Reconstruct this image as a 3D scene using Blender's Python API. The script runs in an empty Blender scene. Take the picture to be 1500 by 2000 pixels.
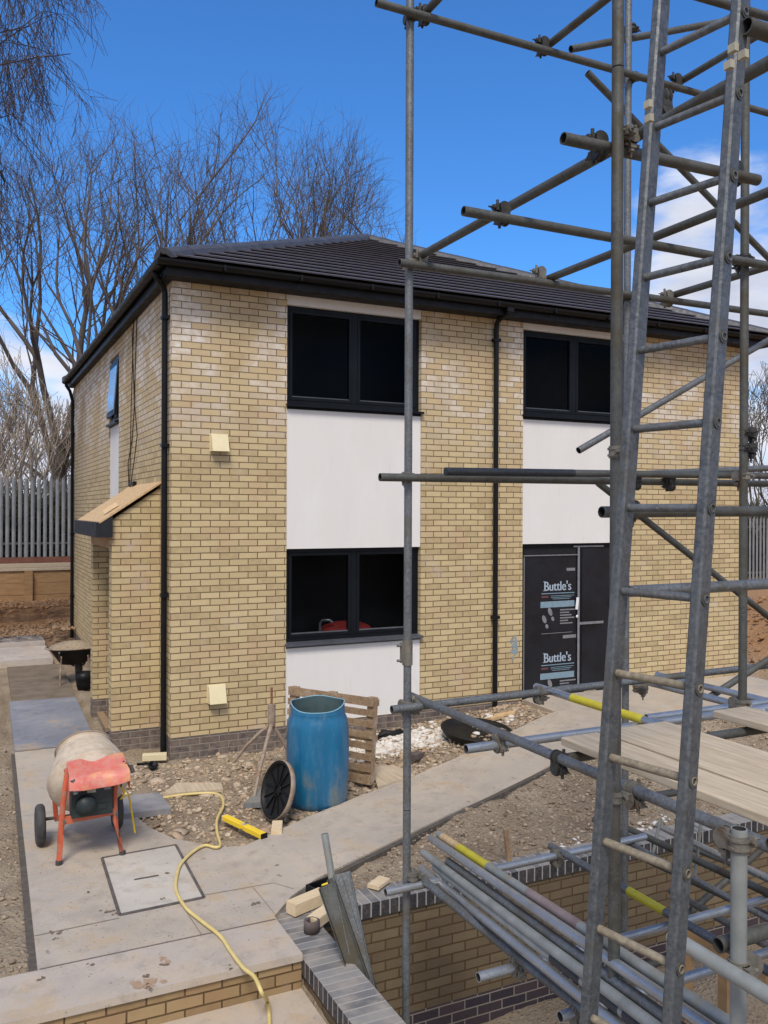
import bpy, math, random
import numpy as np
from mathutils import Vector, Matrix
random.seed(7); rng = np.random.default_rng(7)
S = bpy.context.scene; COL = S.collection
# ------------------------------------------------------------ camera
FPX, YAW, PITCH, ROLL = 1689.15, 1.1191, -0.0018, 0.0040
CAM = np.array([-2.0874, -9.7909, 2.822])
F = np.array([math.cos(YAW)*math.cos(PITCH), math.sin(YAW)*math.cos(PITCH), math.sin(PITCH)])
R0 = np.array([math.sin(YAW), -math.cos(YAW), 0.0]); U0 = np.cross(R0, F)
R = R0*math.cos(ROLL)+U0*math.sin(ROLL); U = U0*math.cos(ROLL)-R0*math.sin(ROLL)
cd = bpy.data.cameras.new('camera'); cam = bpy.data.objects.new('camera', cd); COL.objects.link(cam)
cd.sensor_fit = 'HORIZONTAL'; cd.sensor_width = 36; cd.lens = FPX/1500*36
cd.clip_start = 0.05; cd.clip_end = 2000
m = Matrix.Identity(4)
for i in range(3):
    m[i][0] = R[i]; m[i][1] = U[i]; m[i][2] = -F[i]; m[i][3] = CAM[i]
cam.matrix_world = m
S.camera = cam
# ------------------------------------------------------------ light, sky, exposure
S.view_settings.view_transform = 'Standard'; S.view_settings.look = 'None'
S.view_settings.gamma = 1; S.view_settings.use_curve_mapping = False
S.view_settings.exposure = 0.0
SUN_EL, SUN_AZ = math.radians(52), math.radians(-118)       # azimuth as atan2(y, x) of the direction to the sun
sd = Vector((math.cos(SUN_EL)*math.cos(SUN_AZ), math.cos(SUN_EL)*math.sin(SUN_AZ), math.sin(SUN_EL)))
sl = bpy.data.lights.new('sun', 'SUN'); sl.energy = 2.9; sl.angle = math.radians(18); sl.color = (1, .93, .83)
so = bpy.data.objects.new('sun', sl); COL.objects.link(so); so.rotation_euler = sd.to_track_quat('Z', 'Y').to_euler()
W = bpy.data.worlds.new('World'); S.world = W; W.use_nodes = True
nt = W.node_tree; nt.nodes.clear()
def N(t, **k):
    n = nt.nodes.new(t)
    for a, b in k.items(): setattr(n, a, b)
    return n
def Lk(a, b): nt.links.new(a, b)
sky = N('ShaderNodeTexSky', sky_type='NISHITA', sun_disc=False, sun_elevation=SUN_EL, sun_rotation=math.pi/2-SUN_AZ, air_density=1.0, dust_density=0.3, ozone_density=3.0)
bg = N('ShaderNodeBackground'); bg.inputs[1].default_value = 0.13
out = N('ShaderNodeOutputWorld'); tc = N('ShaderNodeTexCoord')
tint = N('ShaderNodeMix', data_type='RGBA', blend_type='MULTIPLY'); tint.inputs[0].default_value = 1
tint.inputs[7].default_value = (.46, .98, 1.52, 1)
Lk(sky.outputs[0], tint.inputs[6])
sep = N('ShaderNodeSeparateXYZ'); Lk(tc.outputs['Generated'], sep.inputs[0])
mp = N('ShaderNodeMapping'); mp.inputs['Scale'].default_value = (1, 1, 2.6); Lk(tc.outputs['Generated'], mp.inputs[0])
n1 = N('ShaderNodeTexNoise'); n1.inputs['Scale'].default_value = 3.2; n1.inputs['Detail'].default_value = 9; n1.inputs['Roughness'].default_value = .55
Lk(mp.outputs[0], n1.inputs[0])
def M(op, a, b=None, c=None, clamp=False):
    n = N('ShaderNodeMath', operation=op, use_clamp=clamp)
    for i, x in enumerate((a, b, c)):
        if x is None: continue
        if hasattr(x, 'links'): Lk(x, n.inputs[i])
        else: n.inputs[i].default_value = x
    return n.outputs[0]
def dirblob(v, size):                       # soft bank of cloud round a compass direction
    d = N('ShaderNodeVectorMath', operation='DOT_PRODUCT'); Lk(tc.outputs['Generated'], d.inputs[0]); d.inputs[1].default_value = v
    r = N('ShaderNodeMapRange'); r.inputs[1].default_value = math.cos(size); r.inputs[2].default_value = math.cos(size*.2); Lk(d.outputs['Value'], r.inputs[0])
    return r.outputs[0]
def raydir(x, y):
    v = F+R*(x-750)/FPX+U*(1000-y)/FPX; return tuple(v/np.linalg.norm(v))
b1 = dirblob(raydir(1400, 425), .13); b2 = dirblob(raydir(1560, 440), .17)
low = N('ShaderNodeMapRange'); low.inputs[1].default_value = .25; low.inputs[2].default_value = .06; Lk(sep.outputs[2], low.inputs[0])
bd = N('ShaderNodeVectorMath', operation='DOT_PRODUCT'); Lk(tc.outputs['Generated'], bd.inputs[0]); bd.inputs[1].default_value = tuple(F)
back = N('ShaderNodeMapRange'); back.inputs[1].default_value = .42; back.inputs[2].default_value = -.1; Lk(bd.outputs['Value'], back.inputs[0])   # unseen cloud added behind and above the viewer to whiten the fill light
tot0 = M('MULTIPLY', back.outputs[0], .40)
tot = M('ADD', M('MULTIPLY', M('MAXIMUM', b1, b2), .36), M('MULTIPLY', low.outputs[0], .50))
cl = M('ADD', n1.outputs[0], M('MAXIMUM', tot, tot0))
cr = N('ShaderNodeMapRange', interpolation_type='SMOOTHSTEP'); cr.inputs[1].default_value = .74; cr.inputs[2].default_value = .92; Lk(cl, cr.inputs[0])
n2 = N('ShaderNodeTexNoise'); n2.inputs['Scale'].default_value = 6; n2.inputs['Detail'].default_value = 6; Lk(mp.outputs[0], n2.inputs[0])
cc = N('ShaderNodeValToRGB'); cc.color_ramp.elements[0].position = .3; cc.color_ramp.elements[0].color = (4.2, 4.5, 5.6, 1); cc.color_ramp.elements[1].position = .65; cc.color_ramp.elements[1].color = (7.0, 7.2, 7.8, 1)
Lk(n2.outputs[0], cc.inputs[0])
mx = N('ShaderNodeMix', data_type='RGBA'); Lk(cr.outputs[0], mx.inputs[0]); Lk(tint.outputs[2], mx.inputs[6]); Lk(cc.outputs[0], mx.inputs[7])
Lk(mx.outputs[2], bg.inputs[0]); Lk(bg.outputs[0], out.inputs[0])

# ------------------------------------------------------------ where things stand (measured from the photograph's perspective)
def ray(x, y): return F+R*(x-750)/FPX+U*(1000-y)/FPX
def G(x, y, Z=0.0):
    r = ray(x, y); return CAM+r*((Z-CAM[2])/r[2])
def YP(x, y, Y):
    r = ray(x, y); return CAM+r*((Y-CAM[1])/r[1])
def XP(x, y, X):
    r = ray(x, y); return CAM+r*((X-CAM[0])/r[0])
def P(x, y, d): return CAM+ray(x, y)*d
def V(*a): return np.array(a, float)
# ------------------------------------------------------------ value noise
_tab = rng.random((256, 256))
def vn(x, y):
    xi = np.floor(x).astype(int); yi = np.floor(y).astype(int); fx = x-xi; fy = y-yi
    fx = fx*fx*(3-2*fx); fy = fy*fy*(3-2*fy)
    a = _tab[xi % 256, yi % 256]; b = _tab[(xi+1) % 256, yi % 256]; c = _tab[xi % 256, (yi+1) % 256]; d = _tab[(xi+1) % 256, (yi+1) % 256]
    return (a*(1-fx)+b*fx)*(1-fy)+(c*(1-fx)+d*fx)*fy
def fbm(x, y, o=4):
    s = 0; a = .5
    for i in range(o): s = s+a*(vn(x*2**i+i*17.3, y*2**i+i*9.1)-.5); a *= .55
    return s
def sst(t): t = np.clip(t, 0, 1); return t*t*(3-2*t)
def hb(x, y):                                # formation level: the path climbs to the threshold of the glazed door
    x = np.asarray(x, float); y = np.asarray(y, float)
    return .23*sst((x-2.0)/2.9)*sst((y+3.4)/2.2)+.62*sst((y-8.6)/4.0)*sst((4-x)/3)+.55*sst((x-9.5)/6)+.80*sst((y-13.0)/.6)*sst((4-x)/3)
def GH(x, y, dz=0.03):
    p = G(x, y, 0)
    for _ in range(12): p = G(x, y, float(hb(p[0], p[1]))+dz)
    return p
# ------------------------------------------------------------ mesh builder
ORG = {}
def nrm(v): v = np.asarray(v, float); return v/max(1e-9, np.linalg.norm(v))
def frame(d, up=(0, 0, 1)):
    d = nrm(d); up = np.asarray(up, float)
    if abs(d@up) > .98: up = V(0, 1, 0) if abs(d[1]) < .9 else V(1, 0, 0)
    s = nrm(np.cross(d, up)); return s, np.cross(s, d), d
class MB:
    def __init__(s): s.v = []; s.f = []; s.m = []; s.s = []
    def add(s, vs, fs, mat=0, smooth=False):
        o = len(s.v); s.v.extend([tuple(map(float, p)) for p in vs])
        for f in fs: s.f.append(tuple(i+o for i in f)); s.m.append(mat); s.s.append(smooth)
        return s
    def box(s, a, b, mat=0, rot=0, piv=None):
        (x0, y0, z0), (x1, y1, z1) = a, b
        vs = [V(x, y, z) for z in (z0, z1) for x, y in ((x0, y0), (x1, y0), (x1, y1), (x0, y1))]
        if rot:
            c = piv if piv is not None else V((x0+x1)/2, (y0+y1)/2, 0); cs, sn = math.cos(rot), math.sin(rot)
            vs = [V(c[0]+(p[0]-c[0])*cs-(p[1]-c[1])*sn, c[1]+(p[0]-c[0])*sn+(p[1]-c[1])*cs, p[2]) for p in vs]
        return s.add(vs, [(3, 2, 1, 0), (4, 5, 6, 7), (0, 1, 5, 4), (1, 2, 6, 5), (2, 3, 7, 6), (3, 0, 4, 7)], mat)
    def beam(s, p0, p1, w, h, mat=0, up=(0, 0, 1), bev=0.0):
        p0 = np.asarray(p0, float); p1 = np.asarray(p1, float); a, b, d = frame(p1-p0, up)
        if bev:
            q = [(-w/2+bev, -h/2), (w/2-bev, -h/2), (w/2, -h/2+bev), (w/2, h/2-bev), (w/2-bev, h/2), (-w/2+bev, h/2), (-w/2, h/2-bev), (-w/2, -h/2+bev)]
        else: q = [(-w/2, -h/2), (w/2, -h/2), (w/2, h/2), (-w/2, h/2)]
        n = len(q); vs = [p+a*x+b*y for p in (p0, p1) for x, y in q]
        return s.add(vs, [tuple(range(n)), tuple(range(2*n-1, n-1, -1))]+[(i, i+n, (i+1) % n+n, (i+1) % n) for i in range(n)], mat)
    def tube(s, p0, p1, r, n=16, wall=0.0, mat=0, r1=None, imat=None):
        p0 = np.asarray(p0, float); p1 = np.asarray(p1, float); a, b, d = frame(p1-p0); r1 = r if r1 is None else r1
        def ring(p, q): return [p+q*(math.cos(2*math.pi*i/n)*a+math.sin(2*math.pi*i/n)*b) for i in range(n)]
        sd_ = lambda o, q: [(o+i, o+(i+1) % n, q+(i+1) % n, q+i) for i in range(n)]
        if wall:
            dp = min(.35, np.linalg.norm(p1-p0)*.45)
            s.add(ring(p0, r)+ring(p1, r1), sd_(0, n), mat, True)
            for P_, rr, dd in ((p0, r, d), (p1, r1, -d)):
                s.add(ring(P_, rr)+ring(P_, rr-wall), sd_(0, n), mat)
                s.add(ring(P_, rr-wall)+ring(P_+dd*dp, rr-wall), sd_(0, n), mat if imat is None else imat, True)
                s.add(ring(P_+dd*dp, rr-wall), [tuple(range(n))], mat if imat is None else imat)
        else:
            s.add(ring(p0, r)+ring(p1, r1), sd_(0, n), mat, True); s.add(ring(p0, r), [tuple(range(n))], mat); s.add(ring(p1, r1), [tuple(range(n-1, -1, -1))], mat)
        return s
    def lathe(s, prof, o, ax=(0, 0, 1), n=32, mat=0, smooth=True, up=(0, 0, 1), wob=None):
        a, b, d = frame(ax, up); o = np.asarray(o, float); vs = []
        for k, (r, h) in enumerate(prof):
            for i in range(n):
                t = 2*math.pi*i/n; q = r*(1+(wob(t, h) if wob else 0)); vs.append(o+d*h+q*(math.cos(t)*a+math.sin(t)*b))
        fs = [(k*n+i, k*n+(i+1) % n, (k+1)*n+(i+1) % n, (k+1)*n+i) for k in range(len(prof)-1) for i in range(n)]
        return s.add(vs, fs, mat, smooth)
    def prism(s, poly, z0, z1, mat=0, smat=None):
        n = len(poly); z1f = z1 if callable(z1) else (lambda x, y: z1)
        vs = [V(x, y, z0) for x, y in poly]+[V(x, y, z1f(x, y)) for x, y in poly]
        s.add(vs, [tuple(range(n, 2*n))], mat)
        return s.add(vs, [tuple(range(n-1, -1, -1))]+[(i, (i+1) % n, (i+1) % n+n, i+n) for i in range(n)], mat if smat is None else smat)
    def sweep(s, pts, r, n=8, mat=0, cap=True):
        pts = [np.asarray(p, float) for p in pts]; k = len(pts); rr = r if hasattr(r, '__len__') else [r]*k; vs = []
        a = None
        for i, p in enumerate(pts):
            d = nrm(pts[min(k-1, i+1)]-pts[max(0, i-1)])
            if a is None: a, b, _ = frame(d)
            else: a = nrm(a-d*(a@d)); b = np.cross(a, d)*-1; b = np.cross(d, a)
            for j in range(n): t = 2*math.pi*j/n; vs.append(p+rr[i]*(math.cos(t)*a+math.sin(t)*b))
        fs = [(i*n+j, i*n+(j+1) % n, (i+1)*n+(j+1) % n, (i+1)*n+j) for i in range(k-1) for j in range(n)]
        s.add(vs, fs, mat, True)
        if cap: s.add(vs[:n], [tuple(range(n))], mat); s.add(vs[-n:], [tuple(range(n-1, -1, -1))], mat)
        return s
    def extr(s, prof, p0, p1, mat=0, up=(0, 0, 1), side=None):
        """closed 2D profile (side, up) drawn along p0-p1"""
        p0 = np.asarray(p0, float); p1 = np.asarray(p1, float); d = nrm(p1-p0); sx = nrm(side) if side is not None else nrm(np.cross(d, up)); u = nrm(up)
        n = len(prof); vs = [p+sx*x+u*y for p in (p0, p1) for x, y in prof]
        return s.add(vs, [tuple(range(n)), tuple(range(2*n-1, n-1, -1))]+[(i, i+n, (i+1) % n+n, (i+1) % n) for i in range(n)], mat)
    def build(s, name, mats, parent=None, base=None, fix=True):
        mats = mats if isinstance(mats, (list, tuple)) else [mats]
        v = np.array(s.v, float)
        if parent is not None: o = ORG[parent]
        elif base is not None: o = np.asarray(base, float)
        else: o = V((v[:, 0].min()+v[:, 0].max())/2, (v[:, 1].min()+v[:, 1].max())/2, v[:, 2].min())
        me = bpy.data.meshes.new(name); me.from_pydata([tuple(p) for p in v-o], [], s.f); me.update()
        for q in mats: me.materials.append(q)
        me.polygons.foreach_set('material_index', s.m); me.polygons.foreach_set('use_smooth', s.s)
        if fix:
            import bmesh
            b_ = bmesh.new(); b_.from_mesh(me); bmesh.ops.recalc_face_normals(b_, faces=b_.faces); b_.to_mesh(me); b_.free()
        ob = bpy.data.objects.new(name, me); COL.objects.link(ob)
        if parent is not None: ob.parent = parent; ORG[ob] = ORG[parent]
        else: ob.location = tuple(o); ORG[ob] = o
        return ob
def raw(name, v, f, mats, parent=None, smooth=False, mi=None):
    """fast builder for big meshes: v (n,3), f (k,3|4)"""
    o = ORG[parent] if parent is not None else V((v[:, 0].min()+v[:, 0].max())/2, (v[:, 1].min()+v[:, 1].max())/2, v[:, 2].min())
    me = bpy.data.meshes.new(name); n = f.shape[1]
    me.vertices.add(len(v)); me.vertices.foreach_set('co', (v-o).astype(np.float32).ravel())
    me.loops.add(f.size); me.loops.foreach_set('vertex_index', f.astype(np.int32).ravel())
    me.polygons.add(len(f)); me.polygons.foreach_set('loop_start', np.arange(0, f.size, n, dtype=np.int32))
    me.polygons.foreach_set('loop_total', np.full(len(f), n, dtype=np.int32))
    if smooth: me.polygons.foreach_set('use_smooth', np.ones(len(f), bool))
    for q in (mats if isinstance(mats, list) else [mats]): me.materials.append(q)
    if mi is not None: me.polygons.foreach_set('material_index', mi.astype(np.int32))
    me.update(calc_edges=True); me.validate()
    ob = bpy.data.objects.new(name, me); COL.objects.link(ob)
    if parent is not None: ob.parent = parent; ORG[ob] = ORG[parent]
    else: ob.location = tuple(o); ORG[ob] = o
    return ob
def tag(o, label=None, cat=None, group=None, kind=None):
    if label: o['label'] = label
    if cat: o['category'] = cat
    if group: o['group'] = group
    if kind: o['kind'] = kind
    return o
def empty(name, loc, label, cat, group=None):
    o = bpy.data.objects.new(name, None); COL.objects.link(o); o.location = tuple(loc); ORG[o] = np.asarray(loc, float)
    o.empty_display_size = .2
    return tag(o, label, cat, group)
# ------------------------------------------------------------ materials
def newmat(name):
    global nt
    mt = bpy.data.materials.new(name); mt.use_nodes = True; nt = mt.node_tree; nt.nodes.clear()
    o = N('ShaderNodeOutputMaterial'); b = N('ShaderNodeBsdfPrincipled'); Lk(b.outputs[0], o.inputs[0]); return mt, b
def pos():
    return N('ShaderNodeNewGeometry').outputs['Position']
def noise(vec, sc, det=4, ro=.55, stretch=None):
    if stretch:
        q = N('ShaderNodeMapping'); q.inputs['Scale'].default_value = stretch; Lk(vec, q.inputs[0]); vec = q.outputs[0]
    n = N('ShaderNodeTexNoise'); n.inputs['Scale'].default_value = sc; n.inputs['Detail'].default_value = det; n.inputs['Roughness'].default_value = ro
    Lk(vec, n.inputs[0]); return n.outputs[0]
def ramp(x, stops):
    r = N('ShaderNodeValToRGB'); e = r.color_ramp.elements
    while len(e) < len(stops): e.new(.5)
    for q, (p, c) in zip(e, stops): q.position = p; q.color = (*c, 1) if len(c) == 3 else c
    Lk(x, r.inputs[0]); return r.outputs[0]
def mixc(f, a, b, mode='MIX'):
    n = N('ShaderNodeMix', data_type='RGBA', blend_type=mode)
    for i, x in ((0, f), (6, a), (7, b)):
        if hasattr(x, 'links'): Lk(x, n.inputs[i])
        else: n.inputs[i].default_value = x if i == 0 else (*x, 1)
    return n.outputs[2]
def rng_(x, a, b, c=0., d=1.):
    n = N('ShaderNodeMapRange'); n.inputs[1].default_value = a; n.inputs[2].default_value = b; n.inputs[3].default_value = c; n.inputs[4].default_value = d
    Lk(x, n.inputs[0]); return n.outputs[0]
def bump(bs, h, st, dist=.01):
    n = N('ShaderNodeBump'); n.inputs['Strength'].default_value = st; n.inputs['Distance'].default_value = dist; Lk(h, n.inputs['Height']); Lk(n.outputs[0], bs.inputs['Normal'])
def pm(name, c1, c2, sc=6, rough=.7, metal=0., det=5, bs=0., bsc=None, stretch=None, spots=None, spsc=3, spth=(.6, .7), spec=.5, rvar=.1, coords='pos', fine=None):
    mt, b = newmat(name); v = pos() if coords == 'pos' else N('ShaderNodeTexCoord').outputs['Object']
    n = noise(v, sc, det, .6, stretch); c = ramp(n, [(.3, c1), (.7, c2)])
    if fine: c = mixc(rng_(noise(v, fine[0], 3, .7), .4, .7), c, fine[1])
    if spots: c = mixc(rng_(noise(v, spsc, 5, .65, stretch), *spth), c, spots)
    Lk(c, b.inputs['Base Color']); b.inputs['Metallic'].default_value = metal; b.inputs['Specular IOR Level'].default_value = spec
    Lk(rng_(noise(v, sc*2.3, 3), .3, .7, max(.02, rough-rvar), min(1, rough+rvar)), b.inputs['Roughness'])
    if bs: bump(b, noise(v, bsc or sc*4, 5, .65), bs, .01)
    return mt
def brickmat(name, yellow=True, plinth_z=.25, pit=False, tone=None):
    mt, b = newmat(name); p = pos(); g = N('ShaderNodeNewGeometry')
    sp = N('ShaderNodeSeparateXYZ'); Lk(p, sp.inputs[0]); sn = N('ShaderNodeSeparateXYZ'); Lk(g.outputs['True Normal'], sn.inputs[0])
    ax = M('GREATER_THAN', M('ABSOLUTE', sn.outputs[0]), .6)
    u = N('ShaderNodeMix'); Lk(ax, u.inputs[0]); Lk(sp.outputs[0], u.inputs[2]); Lk(sp.outputs[1], u.inputs[3])
    jx = M('ADD', u.outputs[0], M('MULTIPLY', M('SUBTRACT', noise(p, 9, 2), .5), .006)); jz = M('ADD', sp.outputs[2], M('MULTIPLY', M('SUBTRACT', noise(p, 4, 2), .5), .008))
    cb = N('ShaderNodeCombineXYZ'); Lk(jx, cb.inputs[0]); Lk(jz, cb.inputs[1])
    def bt(c1, c2, mo, ms=.0055, sm=.15):
        q = N('ShaderNodeTexBrick'); q.offset = .5; q.inputs['Scale'].default_value = 1; q.inputs['Brick Width'].default_value = .225; q.inputs['Row Height'].default_value = .075
        q.inputs['Mortar Size'].default_value = ms; q.inputs['Mortar Smooth'].default_value = sm; q.inputs['Bias'].default_value = 0
        q.inputs['Color1'].default_value = (*c1, 1); q.inputs['Color2'].default_value = (*c2, 1); q.inputs['Mortar'].default_value = (*mo, 1); Lk(cb.outputs[0], q.inputs[0]); return q
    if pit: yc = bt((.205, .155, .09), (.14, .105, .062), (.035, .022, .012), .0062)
    else: yc = bt((.60, .475, .26), (.475, .365, .19), (.20, .13, .06), .0056)
    bc = bt((.035, .030, .040), (.080, .055, .060), (.30, .26, .22))
    rv = bt((0, 0, 0), (1, 1, 1), (0, 0, 0), .0055, .1)          # random value per brick
    big = noise(p, .9, 3); fine = noise(p, 60, 4, .7); med = noise(p, 14, 4)
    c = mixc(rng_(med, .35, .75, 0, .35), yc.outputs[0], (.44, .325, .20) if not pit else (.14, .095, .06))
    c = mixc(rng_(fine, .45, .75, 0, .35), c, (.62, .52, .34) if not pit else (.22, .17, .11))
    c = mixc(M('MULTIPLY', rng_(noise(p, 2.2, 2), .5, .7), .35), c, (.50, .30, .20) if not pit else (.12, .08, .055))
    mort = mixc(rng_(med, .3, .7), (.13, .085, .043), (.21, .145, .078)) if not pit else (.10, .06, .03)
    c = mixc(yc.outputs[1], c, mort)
    if not pit:
        top = M('MULTIPLY', rng_(sp.outputs[2], 3.3, 4.7), rng_(big, .40, .54))
        salt = M('MULTIPLY', M('MULTIPLY', M('GREATER_THAN', rv.outputs[0], .33), top), rng_(med, .3, .6, .2, .85))
        c = mixc(M('MULTIPLY', M('MULTIPLY', rng_(sp.outputs[2], 3.2, 4.9), .35), M('SUBTRACT', 1, yc.outputs[1])), c, (.47, .35, .24))
        c = mixc(M('MULTIPLY', M('MULTIPLY', M('GREATER_THAN', rv.outputs[0], .72), rng_(med, .35, .6)), .32), c, (.32, .24, .13))
        c = mixc(M('MULTIPLY', salt, M('SUBTRACT', 1, yc.outputs[1])), c, (.78, .72, .66))
        c = mixc(M('MULTIPLY', M('MULTIPLY', top, yc.outputs[1]), .35), c, (.40, .34, .27))
        mf = M('MULTIPLY', M('MULTIPLY', rng_(noise(p, 1.7, 4), .60, .70), .5), rng_(med, .35, .6)); c = mixc(mf, c, (.56, .47, .40))
        bottomdirt = M('MULTIPLY', rng_(sp.outputs[2], .55, .1), rng_(med, .3, .6, .1, .6))
    isp = M('LESS_THAN', sp.outputs[2], plinth_z)
    pc = mixc(rng_(fine, .4, .8, 0, .3), bc.outputs[0], (.16, .13, .12))
    if not pit: pc = mixc(bottomdirt, pc, (.30, .24, .18))
    c = mixc(isp, c, pc)
    if tone: c = mixc(1.0, c, tone, 'MULTIPLY')
    Lk(c, b.inputs['Base Color']); b.inputs['Roughness'].default_value = .85; b.inputs['Specular IOR Level'].default_value = .25
    h = M('ADD', M('MULTIPLY', M('SUBTRACT', 1, yc.outputs[1]), 1.0), M('MULTIPLY', fine, .25)); bump(b, h, .9, .006)
    return mt
MT = {}
MT['brick'] = brickmat('yellow_brickwork'); MT['pitbrick'] = brickmat('painted_shade_brickwork', plinth_z=-.88, pit=True)  # pit copy has the shade under the boards painted into its darker colour
MT['stepbrick'] = brickmat('dusty_step_brickwork', plinth_z=-5, tone=(.62, .55, .50))
def soldiermat():
    mt, b = newmat('blue_brick_on_edge'); p = pos(); g = N('ShaderNodeNewGeometry'); c0 = N('ShaderNodeAttribute', attribute_name='run')
    fine = noise(p, 50, 4, .7); med = noise(p, 6, 4)
    t = M('FRACT', M('DIVIDE', c0.outputs['Fac'], .075)); mo = M('LESS_THAN', M('MINIMUM', t, M('SUBTRACT', 1, t)), .075)
    idx = M('FLOOR', M('DIVIDE', c0.outputs['Fac'], .075)); wn = N('ShaderNodeTexWhiteNoise', noise_dimensions='1D'); Lk(idx, wn.inputs['W'])
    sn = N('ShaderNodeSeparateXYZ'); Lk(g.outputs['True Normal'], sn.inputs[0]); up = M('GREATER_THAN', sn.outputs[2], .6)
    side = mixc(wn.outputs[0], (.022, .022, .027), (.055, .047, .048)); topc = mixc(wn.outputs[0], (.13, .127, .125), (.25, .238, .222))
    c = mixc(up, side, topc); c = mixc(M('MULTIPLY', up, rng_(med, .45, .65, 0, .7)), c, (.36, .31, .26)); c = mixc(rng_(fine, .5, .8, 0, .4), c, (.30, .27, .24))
    c = mixc(mo, c, (.36, .33, .30)); Lk(c, b.inputs['Base Color']); b.inputs['Roughness'].default_value = .75
    bump(b, M('ADD', M('SUBTRACT', 1, mo), M('MULTIPLY', fine, .4)), .8, .006); return mt
MT['soldier'] = soldiermat()
MT['render'] = pm('cream_render', (.70, .675, .64), (.76, .74, .71), .9, .9, bs=.2, bsc=90, spec=.2, fine=(2.2, (.72, .69, .65)), spots=(.64, .60, .55), spsc=2.0, spth=(.58, .85), stretch=(3, 1, .5))
MT['black'] = pm('black_plastic', (.005, .005, .006), (.009, .009, .010), 5, .42, spec=.22)
MT['fascia'] = pm('grey_black_board', (.014, .016, .019), (.022, .023, .027), 3, .5, spec=.3)
MT['frame'] = pm('anthracite_frame', (.004, .0055, .008), (.008, .010, .013), 4, .4, spec=.16)
MT['sill'] = pm('anthracite_sill', (.05, .055, .065), (.09, .095, .11), 4, .35, spec=.5)
MT['soff'] = pm('dark_soffit', (.014, .013, .014), (.022, .02, .021), 3, .6, spec=.2)
MT['tile'] = pm('dark_roof_tile', (.072, .064, .070), (.115, .102, .112), 9, .5, bs=.3, bsc=60)
MT['ridge'] = pm('grey_ridge_tile', (.042, .042, .050), (.075, .075, .085), 8, .55, bs=.3, bsc=50)
def glassmat():
    mt, b = newmat('dark_window_glass'); tr = N('ShaderNodeBsdfTransparent'); tr.inputs[0].default_value = (.42, .45, .47, 1); gl = N('ShaderNodeBsdfGlossy'); gl.inputs['Roughness'].default_value = .05
    fr = N('ShaderNodeFresnel'); fr.inputs[0].default_value = 1.16; ms = N('ShaderNodeMixShader'); Lk(M('MULTIPLY', fr.outputs[0], .5), ms.inputs[0]); Lk(tr.outputs[0], ms.inputs[1]); Lk(gl.outputs[0], ms.inputs[2])
    o = [n for n in nt.nodes if n.type == 'OUTPUT_MATERIAL'][0]; nt.nodes.remove(b); Lk(ms.outputs[0], o.inputs[0]); return mt
MT['glass'] = glassmat()
MT['wglass'] = pm('pale_reflecting_glass', (.45, .5, .58), (.6, .63, .68), 3, .12, metal=.6)
MT['film'] = pm('black_protective_film', (.006, .007, .010), (.014, .015, .020), 2, .32, bs=.35, bsc=6, spec=.35)
MT['print'] = pm('grey_print', (.30, .36, .42), (.40, .47, .54), 20, .6); MT['print2'] = pm('teal_print', (.16, .24, .30), (.22, .31, .37), 25, .6)
MT['redbag'] = pm('red_cloth', (.50, .04, .035), (.60, .07, .06), 9, .7)
MT['red'] = pm('faded_red_print', (.10, .035, .04), (.13, .05, .055), 20, .6)
MT['tape'] = pm('grey_edge_tape', (.16, .16, .17), (.24, .23, .24), 14, .6); MT['white'] = pm('white_plastic', (.7, .7, .7), (.82, .82, .82), 9, .5)
MT['vent'] = pm('cream_plastic', (.66, .56, .34), (.72, .62, .39), 5, .5)
MT['galv'] = pm('galvanised_steel', (.085, .092, .098), (.165, .175, .18), 11, .55, metal=.45, bs=.15, bsc=60, spots=(.13, .115, .085), spsc=3.5, spth=(.5, .72), fine=(70, (.22, .225, .225)))
MT['lad'] = pm('weathered_ladder_steel', (.060, .067, .074), (.125, .135, .142), 11, .5, metal=.5, bs=.15, bsc=60, spots=(.10, .09, .07), spsc=5, spth=(.55, .72), fine=(70, (.17, .175, .178)))
MT['galvd'] = pm('dull_dark_steel', (.055, .057, .053), (.11, .112, .104), 9, .62, metal=.35, bs=.2, bsc=50, spots=(.075, .06, .035), spsc=4, spth=(.48, .68), fine=(60, (.12, .12, .105)))
MT['galvb'] = pm('bright_steel', (.29, .32, .35), (.46, .49, .53), 8, .34, metal=.65, bs=.1, spots=(.30, .29, .27), spsc=4, spth=(.5, .7), fine=(50, (.38, .40, .42)))
MT['galvg'] = pm('chalky_grey_steel', (.22, .23, .215), (.34, .35, .33), 8, .6, metal=.25, spots=(.30, .24, .15), spsc=5, spth=(.58, .72))
MT['inner'] = pm('tube_inside', (.02, .02, .02), (.04, .035, .03), 8, .9)
MT['clamp'] = pm('coupler_steel', (.13, .12, .10), (.26, .235, .19), 18, .6, metal=.4, bs=.3, spots=(.15, .08, .04), spsc=12, spth=(.55, .7))
MT['clampd'] = pm('dark_coupler_steel', (.03, .03, .03), (.075, .07, .06), 18, .6, metal=.4, bs=.3)
MT['muddy'] = pm('muddy_rung', (.20, .165, .11), (.34, .285, .20), 12, .75, stretch=(1, 1, 1), fine=(60, (.16, .13, .09)))
MT['bare'] = pm('pale_clip', (.34, .31, .22), (.46, .42, .31), 12, .6)
MT['ypaint'] = pm('yellow_paint', (.52, .43, .02), (.62, .53, .04), 10, .55, spots=(.35, .33, .20), spsc=14, spth=(.6, .75))
MT['pink'] = pm('pink_paint', (.22, .15, .145), (.28, .22, .205), 10, .6); MT['blackpaint'] = pm('black_paint', (.010, .012, .016), (.03, .034, .04), 40, .5)
MT['wood'] = pm('fresh_plywood', (.56, .38, .19), (.68, .49, .27), 4, .7, stretch=(1, 9, 9), bs=.2, fine=(25, (.48, .30, .14)))
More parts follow.
